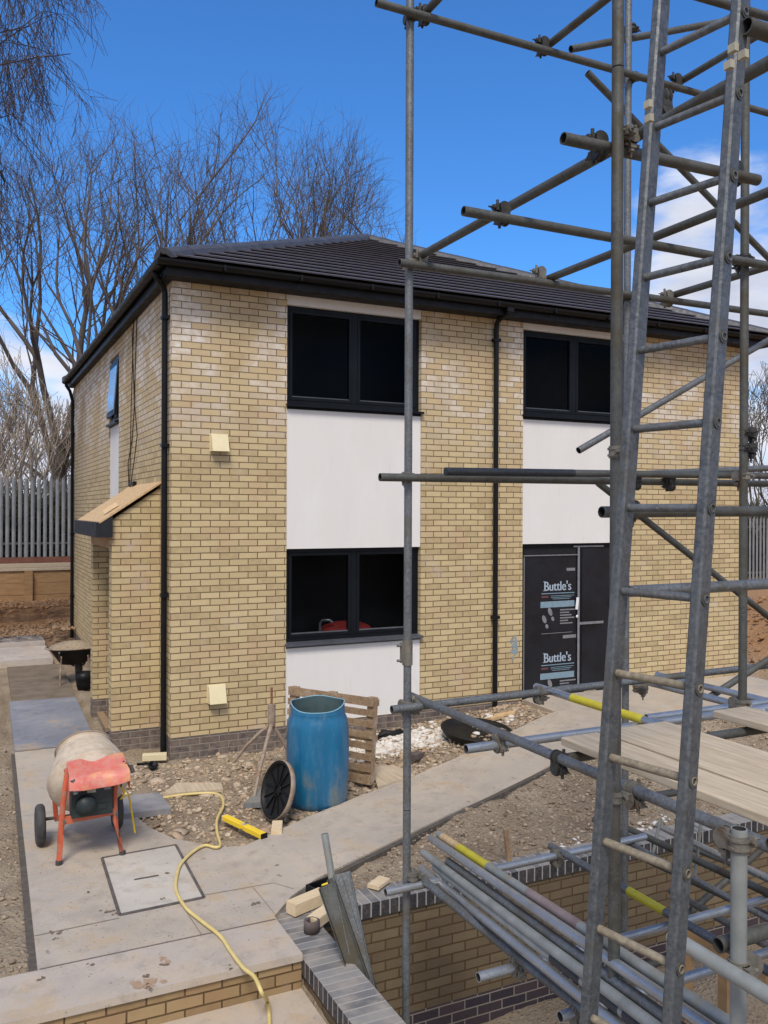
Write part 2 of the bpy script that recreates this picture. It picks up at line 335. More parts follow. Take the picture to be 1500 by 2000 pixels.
MT['board'] = pm('weathered_board', (.40, .31, .20), (.60, .49, .35), 4, .8, stretch=(12, .7, 12), bs=.25, bsc=20, spots=(.30, .25, .18), spsc=2.5, spth=(.58, .8))
MT['pallet'] = pm('pallet_wood', (.27, .17, .09), (.42, .29, .165), 6, .8, bs=.3, fine=(30, (.2, .13, .08)), spots=(.45, .38, .28), spsc=5, spth=(.55, .75))
MT['sleeper'] = pm('softwood_sleeper', (.30, .17, .075), (.44, .27, .13), 3, .8, stretch=(1, 1, 5), bs=.3)
MT['block'] = pm('sawn_softwood', (.62, .47, .28), (.72, .57, .37), 6, .7, stretch=(1, 6, 6))
MT['barrel'] = pm('blue_plastic', (.010, .105, .21), (.016, .15, .28), 4, .42, stretch=(1, 1, .35), spec=.4, fine=(9, (.03, .12, .19)))
def barrelmat():
    mt, b = newmat('dirty_blue_plastic'); o = N('ShaderNodeTexCoord').outputs['Object']; s_ = N('ShaderNodeSeparateXYZ'); Lk(o, s_.inputs[0])
    c = ramp(noise(o, 4, 5, .6, (1, 1, .3)), [(.3, (.006, .095, .20)), (.7, (.012, .15, .29))])
    c = mixc(rng_(noise(o, 16, 5, .7, (1, 1, .25)), .5, .75, 0, .45), c, (.10, .22, .30))
    dm = M('ADD', rng_(s_.outputs[2], .75, .0, -.12, .16), noise(o, 5, 6, .7, (1, 1, .45))); c = mixc(rng_(dm, .56, .74, 0, .75), c, (.20, .19, .14))
    Lk(c, b.inputs['Base Color']); Lk(rng_(dm, .5, .7, .35, .8), b.inputs['Roughness']); bump(b, noise(o, 30, 4), .2, .004); return mt
MT['barrel'] = barrelmat()
MT['rim'] = pm('cut_blue_edge', (.16, .35, .47), (.25, .45, .55), 8, .6)
MT['barin'] = pm('grey_green_inside', (.05, .085, .09), (.085, .13, .13), 6, .6)
MT['drum'] = pm('cement_caked_drum', (.42, .32, .22), (.58, .47, .35), 5, .85, bs=.5, bsc=25, spots=(.36, .16, .08), spsc=7, spth=(.64, .72), fine=(20, (.55, .48, .38)))
MT['orange'] = pm('worn_orange_paint', (.45, .085, .035), (.60, .135, .06), 7, .6, spots=(.34, .20, .14), spsc=9, spth=(.52, .66))
MT['cover'] = pm('faded_pink_cover', (.60, .12, .085), (.68, .19, .14), 3, .5, spots=(.72, .36, .15), spsc=3.2, spth=(.52, .68), fine=(14, (.62, .27, .21)), bs=.4, bsc=14)
MT['rubber'] = pm('tyre_rubber', (.03, .03, .03), (.075, .07, .065), 12, .85); MT['motor'] = pm('dark_green_motor', (.010, .018, .018), (.025, .035, .034), 12, .5)
MT['hose'] = pm('yellow_hose', (.60, .46, .16), (.72, .57, .24), 12, .55); MT['level'] = pm('yellow_enamel', (.85, .56, .02), (.92, .66, .05), 4, .4)
MT['lid'] = pm('black_dusty_plastic', (.006, .006, .006), (.016, .016, .015), 8, .55, spec=.25); MT['rusty'] = pm('concrete_splashed_steel', (.24, .17, .12), (.36, .29, .22), 12, .8, bs=.4, spots=(.22, .09, .04), spsc=8, spth=(.55, .66))
MT['rust'] = pm('rusty_steel', (.20, .07, .03), (.30, .11, .05), 20, .8, bs=.4)
MT['pal'] = pm('palisade_zinc', (.17, .18, .19), (.27, .28, .29), 3, .6, metal=.2); MT['gravelb'] = pm('red_brown_board', (.13, .05, .035), (.20, .08, .05), 4, .8)
MT['bark'] = pm('bark', (.085, .068, .050), (.17, .145, .11), 4, .9); MT['twig'] = pm('twigs', (.075, .060, .052), (.135, .108, .090), 2, .9)
MT['paletwig'] = pm('pale_twigs', (.26, .20, .15), (.42, .35, .28), 1, .9); MT['birch'] = pm('birch_twigs', (.05, .04, .045), (.11, .085, .085), 2, .9)
def dirtmat():
    mt, b = newmat('site_dirt'); p = pos(); s_ = N('ShaderNodeSeparateXYZ'); Lk(p, s_.inputs[0])
    a = noise(p, 1.3, 5, .6); f_ = noise(p, 24, 6, .75); g_ = noise(p, 75, 3, .7)
    c = ramp(a, [(.32, (.29, .215, .145)), (.5, (.40, .31, .215)), (.68, (.50, .40, .28))])
    c = mixc(rng_(f_, .55, .78, 0, .85), c, (.56, .48, .38)); c = mixc(rng_(f_, .46, .28, 0, .8), c, (.13, .09, .06)); c = mixc(rng_(g_, .6, .8, 0, .6), c, (.60, .54, .46))
    org_ = M('MULTIPLY', M('MAXIMUM', rng_(s_.outputs[1], 7.5, 10.5), rng_(s_.outputs[0], 8.5, 10.5)), rng_(s_.outputs[1], 16, 14)); c = mixc(M('MULTIPLY', org_, .8), c, mixc(f_, (.36, .17, .07), (.58, .32, .15)))
    vo = N('ShaderNodeTexVoronoi'); vo.inputs['Scale'].default_value = 26; Lk(p, vo.inputs[0])
    c = mixc(M('MULTIPLY', rng_(vo.outputs['Distance'], .45, .1), rng_(noise(p, 7), .5, .65, 0, .6)), c, (.50, .42, .33))
    Lk(c, b.inputs['Base Color']); b.inputs['Roughness'].default_value = .95; b.inputs['Specular IOR Level'].default_value = .15
    bump(b, M('ADD', M('ADD', f_, M('MULTIPLY', g_, .5)), M('MULTIPLY', rng_(vo.outputs['Distance'], .5, 0), .6)), 1.0, .035); return mt
MT['dirt'] = dirtmat()
def slabmat(name, c1, c2, c3, st=.6, dusty=(.50, .42, .32)):
    mt, b = newmat(name); p = pos(); a = noise(p, 1.1, 4, .55); d = noise(p, 3.2, 7, .7); f_ = noise(p, 120, 3, .7)
    c = ramp(a, [(.3, c1), (.5, c2), (.7, c3)]); c = mixc(rng_(d, .46, .66, 0, st), c, dusty); c = mixc(rng_(noise(p, 4.5, 8, .8), .52, .66, 0, .5), c, (c1[0]*.62, c1[1]*.60, c1[2]*.58))
    c = mixc(rng_(noise(p, 2.1, 6, .7), .50, .66, 0, .45), c, (c1[0]*.78, c1[1]*.78, c1[2]*.79)); c = mixc(rng_(noise(p, 1.6, 7, .72), .56, .64, 0, .55), c, (.46, .33, .20)); c = mixc(rng_(noise(p, 8, 6, .75), .60, .72, 0, .6), c, (.17, .13, .09)); c = mixc(rng_(noise(p, 11, 5, .8), .66, .70, 0, .8), c, (.10, .075, .05)); c = mixc(rng_(noise(p, 30, 4, .7), .68, .76, 0, .5), c, (.60, .55, .48)); c = mixc(rng_(f_, .4, .8, 0, .25), c, (.25, .23, .21))
    Lk(c, b.inputs['Base Color']); Lk(rng_(d, .3, .7, .55, .85), b.inputs['Roughness']); bump(b, M('ADD', f_, d), .25, .006); return mt
MT['slab'] = slabmat('stone_paving', (.40, .345, .28), (.46, .395, .32), (.53, .445, .35), .7, (.50, .40, .28))
MT['slabt'] = slabmat('tan_paving', (.41, .36, .31), (.48, .41, .34), (.53, .45, .36), .8, (.52, .41, .29))
MT['wet'] = slabmat('damp_blue_paving', (.175, .185, .215), (.22, .23, .265), (.32, .32, .345), .10)
MT['pale'] = slabmat('pale_paving', (.42, .36, .32), (.50, .44, .39), (.56, .50, .45), .3)
MT['cover_in'] = slabmat('manhole_fill', (.46, .42, .36), (.54, .49, .42), (.60, .55, .48), .5)
MT['joint'] = pm('dark_joint', (.07, .058, .045), (.12, .10, .08), 20, .95)
MT['jointl'] = pm('sandy_joint', (.20, .165, .13), (.27, .23, .18), 20, .95)
MT['steel_edge'] = pm('manhole_edge', (.07, .06, .055), (.14, .12, .105), 14, .7)
MT['stone'] = pm('rubble_stone', (.36, .26, .18), (.56, .46, .36), 3, .95, fine=(30, (.30, .2, .14)), bs=.5, bsc=40)
MT['clod'] = pm('earth_clods', (.24, .18, .13), (.40, .32, .24), 4, .95, fine=(30, (.20, .14, .1)), bs=.5, bsc=40)
def stonemat(name, cols):
    mt, b = newmat(name); g = N('ShaderNodeNewGeometry'); c = ramp(g.outputs['Random Per Island'], [(i/(len(cols)-1), q) for i, q in enumerate(cols)])
    f_ = noise(pos(), 45, 4, .7); c = mixc(rng_(f_, .5, .75, 0, .5), c, (.50, .42, .33)); c = mixc(rng_(f_, .45, .3, 0, .5), c, (.12, .085, .06)); Lk(c, b.inputs['Base Color']); b.inputs['Roughness'].default_value = .95
    b.inputs['Specular IOR Level'].default_value = .15; bump(b, f_, .6, .006); return mt
MT['stone'] = stonemat('rubble_stone', [(.24, .175, .115), (.40, .305, .205), (.47, .37, .26), (.30, .215, .145), (.57, .47, .35), (.40, .27, .17), (.44, .34, .235)])
MT['clod'] = stonemat('earth_clods', [(.17, .12, .08), (.29, .22, .15), (.38, .295, .21), (.26, .19, .13), (.44, .355, .26), (.20, .14, .095)])
MT['plaster'] = pm('white_lumps', (.52, .46, .39), (.76, .72, .66), 8, .9, bs=.4)
MT['slate'] = pm('grey_slate', (.19, .185, .19), (.30, .285, .28), 6, .8, bs=.3)
MT['bluepaint'] = pm('smudged_blue_spray', (.16, .25, .33), (.30, .34, .33), 18, .9)
MT['terra'] = pm('dark_clay', (.075, .055, .05), (.13, .10, .09), 10, .75)
MT['apron'] = pm('dark_damp_earth', (.13, .10, .07), (.22, .17, .12), 4, .95, bs=.5)

# ------------------------------------------------------------ ground
PIT = (.10, 6.2, -12.0, -4.15)        # x0, x1, y0, y1 inside faces of the brick pit
STEPY = -4.66
pathflat = [(-1.68, -4.16), (-1.50, 3.85), (-.62, 3.72), (-.63, 1.4), (-.68, -1.68), (-.62, -2.05), (-.48, -2.42), (-.16, -2.78), (.02, -2.83)]
def axis(lo, hi, step, far):
    a = list(np.arange(lo, hi+1e-6, step)); s_ = step; x = hi
    while x < far: s_ *= 1.25; x += s_; a.append(x)
    s_ = step; x = lo
    while x > -far: s_ *= 1.25; x -= s_; a.insert(0, x)
    return np.array(a)
gx = axis(-4.0, 10.5, .05, 400); gy = axis(-6.0, 2.0, .05, 400)
gx = np.sort(np.concatenate([gx[(np.abs(gx-PIT[0]-.0) > .02) & (np.abs(gx+.16) > .02)], [-.16, PIT[0]]])); gy = np.sort(np.concatenate([gy[(np.abs(gy-PIT[3]) > .02) & (np.abs(gy-STEPY) > .02)], [PIT[3], STEPY]]))
XX, YY = np.meshgrid(gx, gy, indexing='ij')
def inpoly(x, y, poly):
    r = np.zeros(x.shape, bool); n = len(poly)
    for i in range(n):
        (x0, y0), (x1, y1) = poly[i], poly[(i+1) % n]
        c = ((y0 > y) != (y1 > y)) & (x < (x1-x0)*(y-y0)/(y1-y0+1e-12)+x0); r ^= c
    return r
# ramped diagonal path: lower edge and upper edge, from the terrace to the glazed door
lowE = [V(-.16, -4.12, 0), V(.05, -3.88, 0)]+[GH(*q) for q in ((620, 1715), (760, 1647), (900, 1580), (1075, 1495), (1190, 1452), (1330, 1400))]
upE = [V(-.16, -2.78, 0), V(.02, -2.83, 0)]+[GH(*q) for q in ((600, 1596), (700, 1556), (840, 1502), (1000, 1428), (1084, 1390), (1110, 1372))]
ramp_poly = [(p[0], p[1]) for p in lowE]+[(p[0], p[1]) for p in upE[::-1]]
doorpad = [tuple(GH(*q)[:2]) for q in ((1084, 1391), (1024, 1368))]+[(4.85, -.02), (8.9, -.02), (8.9, -1.2)]+[tuple(lowE[-1][:2])]
terr = [(-2.0, STEPY), (-2.0, -4.14), (-1.68, -4.14), (-.62, .9), (-.63, 1.4), (-.68, -1.68), (-.62, -2.05), (-.48, -2.42), (-.16, -2.78), (-.16, STEPY)]
HH = hb(XX, YY)
ins = inpoly(XX, YY, terr) | inpoly(XX, YY, [(-1.68, -4.2), (-1.5, 12), (-.4, 12), (-.6, -1.7)]) | inpoly(XX, YY, ramp_poly) | inpoly(XX, YY, doorpad)
amp = sst((YY+14)/2)*1.0
rough = fbm(XX*1.3, YY*1.3, 3)*.12+fbm(XX*5, YY*5, 4)*.085+np.maximum(fbm(XX*16, YY*16, 2), 0)*.05
far_ = np.maximum(np.abs(XX-3), np.abs(YY+2)); rough = rough*np.where(far_ > 60, 0, 1)
HH = HH+rough-.01
# sand heaps by the sleeper wall and beyond the right side of the house
HH += .38*np.exp(-((XX+2.2)/2.2)**2-((YY-11.6)/1.0)**2)+.45*np.exp(-((XX-13)/2.5)**2-((YY-1.5)/3)**2)*(XX > 9.3)
HH = HH+.05*np.exp(-((XX-.7)/1.0)**2-((YY+1.1)/.7)**2)
HH = np.where(ins, hb(XX, YY)-.03, HH)
HH = np.where((YY < STEPY+.001) & (XX < -.1599), np.minimum(HH-.26, -.26+0*HH), HH)
HH = np.where((XX > -.161) & (XX < PIT[1]+.25) & (YY < PIT[3]+.25), np.minimum(HH, -.04), HH)
nx, ny = len(gx), len(gy); idx = np.arange(nx*ny).reshape(nx, ny)
q = np.stack([idx[:-1, :-1], idx[1:, :-1], idx[1:, 1:], idx[:-1, 1:]], -1).reshape(-1, 4)
cx_ = ((XX[:-1, :-1]+XX[1:, 1:])/2).ravel(); cy_ = ((YY[:-1, :-1]+YY[1:, 1:])/2).ravel()
hole = (cx_ > PIT[0]) & (cx_ < PIT[1]) & (cy_ > PIT[2]) & (cy_ < PIT[3])
hole |= (cx_ > .3) & (cx_ < 8.5) & (cy_ > .3) & (cy_ < 9.2)
ground = raw('ground', np.stack([XX, YY, HH], -1).reshape(-1, 3), q[~hole], MT['dirt'], smooth=True); tag(ground, 'bare lumpy tan and brown building site earth', kind='structure')
def gz(x, y):
    i = int(np.clip(np.searchsorted(gx, x), 0, nx-1)); j = int(np.clip(np.searchsorted(gy, y), 0, ny-1)); return float(HH[i, j])
# pit floor
fx, fy = np.meshgrid(np.linspace(PIT[0]-.05, PIT[1]+.05, 110), np.linspace(PIT[2]-.05, PIT[3]+.05, 130), indexing='ij')
fz = -1.12+fbm(fx*2, fy*2, 5)*.16+.30*np.exp(-((fx-3.6)/.9)**2-((fy+5.0)/.8)**2); k = np.arange(fx.size).reshape(fx.shape)
pf = raw('pit_floor', np.stack([fx, fy, fz], -1).reshape(-1, 3), np.stack([k[:-1, :-1], k[1:, :-1], k[1:, 1:], k[:-1, 1:]], -1).reshape(-1, 4), MT['dirt'], smooth=True); tag(pf, 'earth floor of the brick lined pit', kind='structure')
# paving
b = MB(); b.prism(pathflat[::-1] if False else [(-1.68, -4.17), (-.16, -4.17), (-.16, -2.78), (-.48, -2.42), (-.62, -2.05), (-.68, -1.68), (-.66, .98), (-1.56, .98)], -.06, .03, 0)
terrace = b.build('path', MT['slab'], fix=True); tag(terrace, 'grey stone paving of the terrace', kind='structure')
b = MB(); b.prism([(-2.05, STEPY-.02), (-.165, STEPY-.02), (-.165, -4.176), (-2.05, -4.176)], -.015, .031)
tag(b.build('path', MT['slabt']), 'long pale step tread at the terrace edge', kind='structure')
b = MB(); b.prism([(-1.56, .99), (-.66, .99), (-.60, 3.7), (-1.50, 3.8)], -.06, .045)
tag(b.build('path', MT['wet']), 'damp blue grey slab beside the porch', kind='structure')
b = MB()
b.prism([(-1.46, 3.86), (-.58, 3.78), (-.5, 6.9), (-1.4, 6.9)], -.06, .02); tag(b.build('path', MT['apron']), 'rough dark mortar bed beyond the damp slab', kind='structure')
b = MB(); b.box((-1.62, 7.1, -.06), (-.62, 8.7, .10)); b.box((-2.9, 8.85, -.06), (-.62, 11.6, .16)); tag(b.build('path', MT['pale']), 'two pale loose slabs by the far end of the side wall', kind='structure')
b = MB(); L = len(lowE)
def lerp(a, c, t): return a+(c-a)*t
secs = []
for i in range(L-1):
    for t in np.linspace(0, 1, 5)[:-1]: secs.append((lerp(lowE[i], lowE[i+1], t), lerp(upE[i], upE[i+1], t)))
secs.append((lowE[-1], upE[-1]))
vs = []
for lo, up_ in secs:
    for t in np.linspace(0, 1, 7):
        p = lerp(lo, up_, t); h = float(hb(p[0], p[1])); vs.append(V(p[0], p[1], h+.032))
    for p in (up_, lo): vs.append(V(p[0], p[1], float(hb(p[0], p[1]))-.06))
n = 9
b.add(vs, [(i*n+j, (i+1)*n+j, (i+1)*n+(j+1) % n, i*n+(j+1) % n) for i in range(len(secs)-1) for j in range(n)], 0)
b.add(vs[:9], [tuple(range(9))]); b.add(vs[-9:], [tuple(range(9))])
tag(b.build('path', MT['slab']), 'long grey path ramping up to the glazed door', kind='structure')
b = MB(); b.prism(doorpad, .0, lambda x, y: float(hb(x, y))+.036); tag(b.build('path', MT['slab']), 'paved landing in front of the glazed door', kind='structure')
# joints in the paving
b = MB()
def joint(pts, w=.010, z=.0352, mat=0, over=None):
    for a_, c_ in zip(pts[:-1], pts[1:]):
        a_ = V(*a_[:2], 0); c_ = V(*c_[:2], 0); d_ = nrm(c_-a_); s_ = V(-d_[1], d_[0], 0)*w/2; k_ = max(1, int(np.linalg.norm(c_-a_)/.25))
        for i in range(k_):
            p0 = lerp(a_, c_, i/k_); p1 = lerp(a_, c_, (i+1)/k_); z0 = z+float(hb(p0[0], p0[1])); z1 = z+float(hb(p1[0], p1[1]))
            b.add([p0-s_+V(0, 0, z0), p1-s_+V(0, 0, z1), p1+s_+V(0, 0, z1), p0+s_+V(0, 0, z0)], [(0, 1, 2, 3)], mat)
g2 = lambda x, y: GH(x, y)[:2]
joint([(-1.67, -3.72), (-1.13, -3.70)], .007); joint([(-.52, -3.60), (.0, -3.62)], .006); joint([(.0, -3.62), (.10, -3.78)], .005)
joint([(-.70, -3.68), (-.68, -4.17)], .006); joint([(-1.67, -4.172), (-.17, -4.172)], .009); joint([(-.16, -3.63), (-.15, -4.14)], .004)
joint([(-1.55, .985), (-.66, .985)], .006); joint([(-1.6, -1.3), (-.67, -1.3)], .005)
tag(b.build('path', MT['jointl']), 'thin sandy joints between the terrace slabs', kind='structure')
b = MB(); off = V(.0, -.03, 0)
for a_, c_ in zip(lowE[1:-1], lowE[2:]):
    z0 = float(hb(a_[0], a_[1])); z1 = float(hb(c_[0], c_[1])); d_ = nrm(c_-a_); s_ = V(d_[1], -d_[0], 0)*.05
    b.add([V(a_[0], a_[1], z0+.018), V(c_[0], c_[1], z1+.018), V(c_[0], c_[1], z1+.018)+s_, V(a_[0], a_[1], z0+.018)+s_, V(a_[0], a_[1], z0-.2), V(c_[0], c_[1], z1-.2), V(c_[0], c_[1], z1-.2)+s_, V(a_[0], a_[1], z0-.2)+s_], [(0, 1, 2, 3), (4, 5, 6, 7), (0, 1, 5, 4), (3, 2, 6, 7)])
b.add([V(-1.68, -4.16, .012), V(-1.56, .98, .012), V(-1.60, .98, .012), V(-1.73, -4.16, .012)], [(0, 1, 2, 3)])
tag(b.build('path', MT['joint']), 'dark mortar haunch along the path edge', kind='structure')
# step riser and lower tread
b = MB(); b.box((-2.6, STEPY, -.30), (-.165, STEPY+.10, -.016)); rs = b.build('step', MT['stepbrick']); tag(rs, 'two course yellow brick riser of the terrace step', kind='structure')
b = MB(); b.box((-2.7, -7.5, -.5), (-.165, STEPY-.002, -.195)); tag(b.build('path', MT['slabt']), 'lower pale landing below the brick step', kind='structure')
# manhole cover
a4 = [(-1.09, -2.60), (-.50, -2.58), (-.53, -3.64), (-1.12, -3.66)]
mh = empty('manhole_cover', (-.8, -3.1, .03), 'square stone filled manhole cover with dark metal edge on the terrace', 'manhole cover')
b = MB()
for i in range(4):
    p0 = V(*a4[i], .034); p1 = V(*a4[(i+1) % 4], .034); b.beam(p0, p1, .022, .012)
b.build('frame', MT['steel_edge'], mh)
ins4 = [tuple(lerp(V(*p, 0), V(-.81, -3.12, 0), .02)[:2]) for p in a4]
MB().prism(ins4[::-1], .0, .037).build('cover_plate', MT['cover_in'], mh)
MB().box((-.93, -3.14, .037), (-.75, -3.115, .0385)).build('lifting_slot', MT['joint'], mh)

# ------------------------------------------------------------ house
HX, HY, HS, ZB = 8.88, 9.54, 5.395, .25
house = empty('brick_house', (HX/2, HY/2, 0), 'two storey yellow brick house with cream render panels and dark hipped roof', 'house')
T = .3
X1, X2, X3, X4 = 1.37, 3.19, 4.765, 6.585
b = MB()
for a0, a1 in ((0, X1), (X2, X3), (X4, HX)): b.box((a0, 0, -.3), (a1, T, HS))
b.box((X1, .002, -.3), (X2, T, ZB)); b.box((X3, .03, -.3), (X4, T, .20))
b.build('front_wall', MT['brick'], house)
b = MB(); WY0, WY1 = 3.67, 4.59
b.box((0, T, -.3), (T, WY0, HS)); b.box((0, WY1, -.3), (T, HY, HS)); b.box((0, WY0, 5.195), (T, WY1, HS)); b.build('side_wall', MT['brick'], house)
b = MB(); b.box((HX-T, T, -.3), (HX, HY-T, HS)); b.box((T, HY-T, -.3), (HX, HY, HS)); b.build('rear_wall', MT['brick'], house)
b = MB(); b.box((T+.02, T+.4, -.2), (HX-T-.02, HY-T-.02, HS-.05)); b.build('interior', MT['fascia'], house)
def panel(*bx):
    b = MB()
    b.box(*bx); return b.build('render_panel', MT['render'], house)
panel((X1+.003, .010, 5.28), (X2-.003, T, HS)); panel((X1+.003, .010, 2.357), (X2-.003, T, 4.03)); panel((X1+.003, .010, ZB), (X2-.003, T, 1.165))
panel((X3+.003, .010, 5.31), (X4-.003, T, HS)); panel((X3+.003, .010, 2.37), (X4-.003, T, 4.075))
panel((.012, WY0+.003, .2), (T, WY1-.003, 4.12))
def window(x0, x1, z0, z1, sillz):
    """two-light casement facing -Y"""
    y = .07; fr = .046
    b = MB()
    for bx in (((x0, y, z0), (x0+fr, y+.07, z1)), ((x1-fr, y, z0), (x1, y+.07, z1)), ((x0+fr, y, z1-fr), (x1-fr, y+.07, z1)), ((x0+fr, y, z0), (x1-fr, y+.07, z0+fr)), (((x0+x1)/2-.035, y-.004, z0+fr), ((x0+x1)/2+.035, y+.07, z1-fr))): b.box(*bx)
    w = b.build('window', MT['frame'], house)
    for a0, a1 in ((x0+fr, (x0+x1)/2-.035), ((x0+x1)/2+.035, x1-fr)):
        c0, c1 = z0+fr, z1-fr; s = .040; b = MB(); yy = y-.006
        for bx in (((a0+.004, yy, c0+.004), (a0+s, y+.05, c1-.004)), ((a1-s, yy, c0+.004), (a1-.004, y+.05, c1-.004)), ((a0+s, yy, c1-s), (a1-s, y+.05, c1-.004)), ((a0+s, yy, c0+.004), (a1-s, y+.05, c0+s))): b.box(*bx)
        b.build('sash', MT['frame'], w)
        MB().add([V(a0+s, y+.02, c0+s), V(a1-s, y+.02, c0+s), V(a1-s, y+.02, c1-s), V(a0+s, y+.02, c1-s)], [(0, 1, 2, 3)]).build('pane', MT['glass'], w)
        MB().extr([(0, 0), (.02, 0), (.02, .006), (0, .014)], (a0+s, y+.0185, c0+s+.001), (a1-s, y+.0185, c0+s+.001), side=(0, -1, 0)).build('glazing_bead', MT['sill'], w)
    b = MB(); b.extr([(-.06, -.02), (.055, -.035), (.055, -.062), (.045, -.062), (.045, -.045), (-.06, -.03)], (x0-.02, .0, z0+.02), (x1+.02, .0, z0+.02), side=(0, -1, 0))
    b.box((x0+.001, .006, sillz), (x1-.001, y+.06, z0-.008)); b.build('sill', MT['sill'] if z0 < 3 else MT['frame'], w)
    return w
w1 = window(X1+.004, X2-.004, 4.10, 5.28, 4.035); w2 = window(X1+.004, X2-.004, 1.235, 2.356, 1.17); w3 = window(X3+.004, X4-.004, 4.15, 5.31, 4.08)
for (x0_, x1_, z_) in ((X1, X2, 1.23), (X3, X4, 4.145)): MB().box((x0_+.01, .15, z_-.02), (x1_-.01, .60, z_+.03)).build('window_board', MT['render'], house)
b = MB(); b.sweep([V(1.95, .36, 1.26), V(1.95, .36, 1.40), V(1.97, .34, 1.44), V(2.05, .30, 1.44), V(2.09, .28, 1.41)], .016, 10); tag(b.build('kitchen_tap', MT['galvb']), 'pale kitchen tap seen through the lower window', 'tap')
b = MB(); b.lathe([(0, 0), (.30, .0), (.32, .03), (.27, .08), (.15, .13), (0, .14)], (2.33, .40, 1.262), n=24, wob=lambda t, h: .12*math.cos(2*t)+.05*math.sin(3*t)); tag(b.build('bag', MT['redbag']), 'red bag on the worktop seen through the lower window', 'bag')
b = MB(); b.box((4.86, .2, 4.177), (5.10, .38, 4.235)); b.box((4.87, .22, 4.236), (4.91, .26, 4.30)); tag(b.build('box', MT['vent']), 'cream box on the sill inside the upper right window', 'box')
# side window (X = 0 plane), top-hung sash standing open
b = MB(); xo = .03
for bx in (((xo, WY0+.004, 4.2), (xo+.06, WY0+.06, 5.19)), ((xo, WY1-.06, 4.2), (xo+.06, WY1-.004, 5.19)), ((xo, WY0+.06, 5.13), (xo+.06, WY1-.06, 5.19)), ((xo, WY0+.06, 4.2), (xo+.06, WY1-.06, 4.26)), ((-.06, WY0-.01, 4.13), (xo+.06, WY1+.01, 4.165))): b.box(*bx)
sw = b.build('window', MT['frame'], house)
b = MB(); b.box((xo+.02, WY0+.06, 4.26), (xo+.03, WY1-.06, 5.13)); b.build('pane', MT['black'], sw)
b = MB(); b.beam(V(.015, (WY0+WY1)/2, 5.10), V(-.045, (WY0+WY1)/2, 4.26), .80, .03, up=(1, 0, 0)); b.build('sash', MT['frame'], sw)
b = MB(); b.beam(V(-.006, (WY0+WY1)/2, 5.02), V(-.060, (WY0+WY1)/2, 4.34), .66, .012, up=(1, 0, 0)); b.build('pane', MT['wglass'], sw)
# glazed double door behind black protective film
b = MB(); dy = .055; mid = 5.79
for bx in (((X3+.004, dy, .21), (X3+.06, dy+.08, 2.36)), ((X4-.06, dy, .21), (X4-.004, dy+.08, 2.36)), ((X3+.06, dy, 2.30), (X4-.06, dy+.08, 2.36)), ((X3+.06, dy, .21), (X4-.06, dy+.08, .27)), ((mid-.04, dy-.003, .27), (mid+.04, dy+.08, 2.30))): b.box(*bx)
door = b.build('door', MT['frame'], house)
for a0, a1 in ((X3+.06, mid-.04), (mid+.04, X4-.06)): MB().box((a0, dy+.012, .27), (a1, dy+.04, 2.30)).build('pane', MT['film'], door)
b = MB(); yt = dy-.006
b.box((mid-.045, yt-.003, .27), (mid-.010, yt+.003, 2.32)); b.box((mid-.010, yt-.002, 1.21), (mid+.42, yt+.003, 1.245), rot=.0); b.box((mid-.12, yt-.0025, 2.313), (mid+.42, yt+.002, 2.334)); b.box((X3+.055, yt-.002, 2.20), (mid-.045, dy+.014, 2.212)); b.box((X3+.062, dy+.005, .3), (X3+.078, dy+.0125, 2.2))
b.build('edge_tape', MT['tape'], door)
yp = dy+.0085
yp0 = yp
def text(s_, x, z, size, mat, off=.0, name='lettering', sx=1.0):
    cu = bpy.data.curves.new(name, 'FONT'); cu.body = s_; cu.size = size; cu.offset = off
    to = bpy.data.objects.new(name+'_tmp', cu); COL.objects.link(to); bpy.context.view_layer.update()
    me = bpy.data.meshes.new_from_object(to.evaluated_get(bpy.context.evaluated_depsgraph_get())); bpy.data.objects.remove(to)
    co = np.zeros(len(me.vertices)*3); me.vertices.foreach_get('co', co); co = co.reshape(-1, 3)
    w = np.stack([co[:, 0]*sx+x, np.full(len(co), yp), co[:, 1]+z], -1)-ORG[door]; me.vertices.foreach_set('co', w.ravel()); me.update()
    me.materials.clear(); me.materials.append(mat); o = bpy.data.objects.new(name, me); COL.objects.link(o); o.parent = door; ORG[o] = ORG[door]; return o
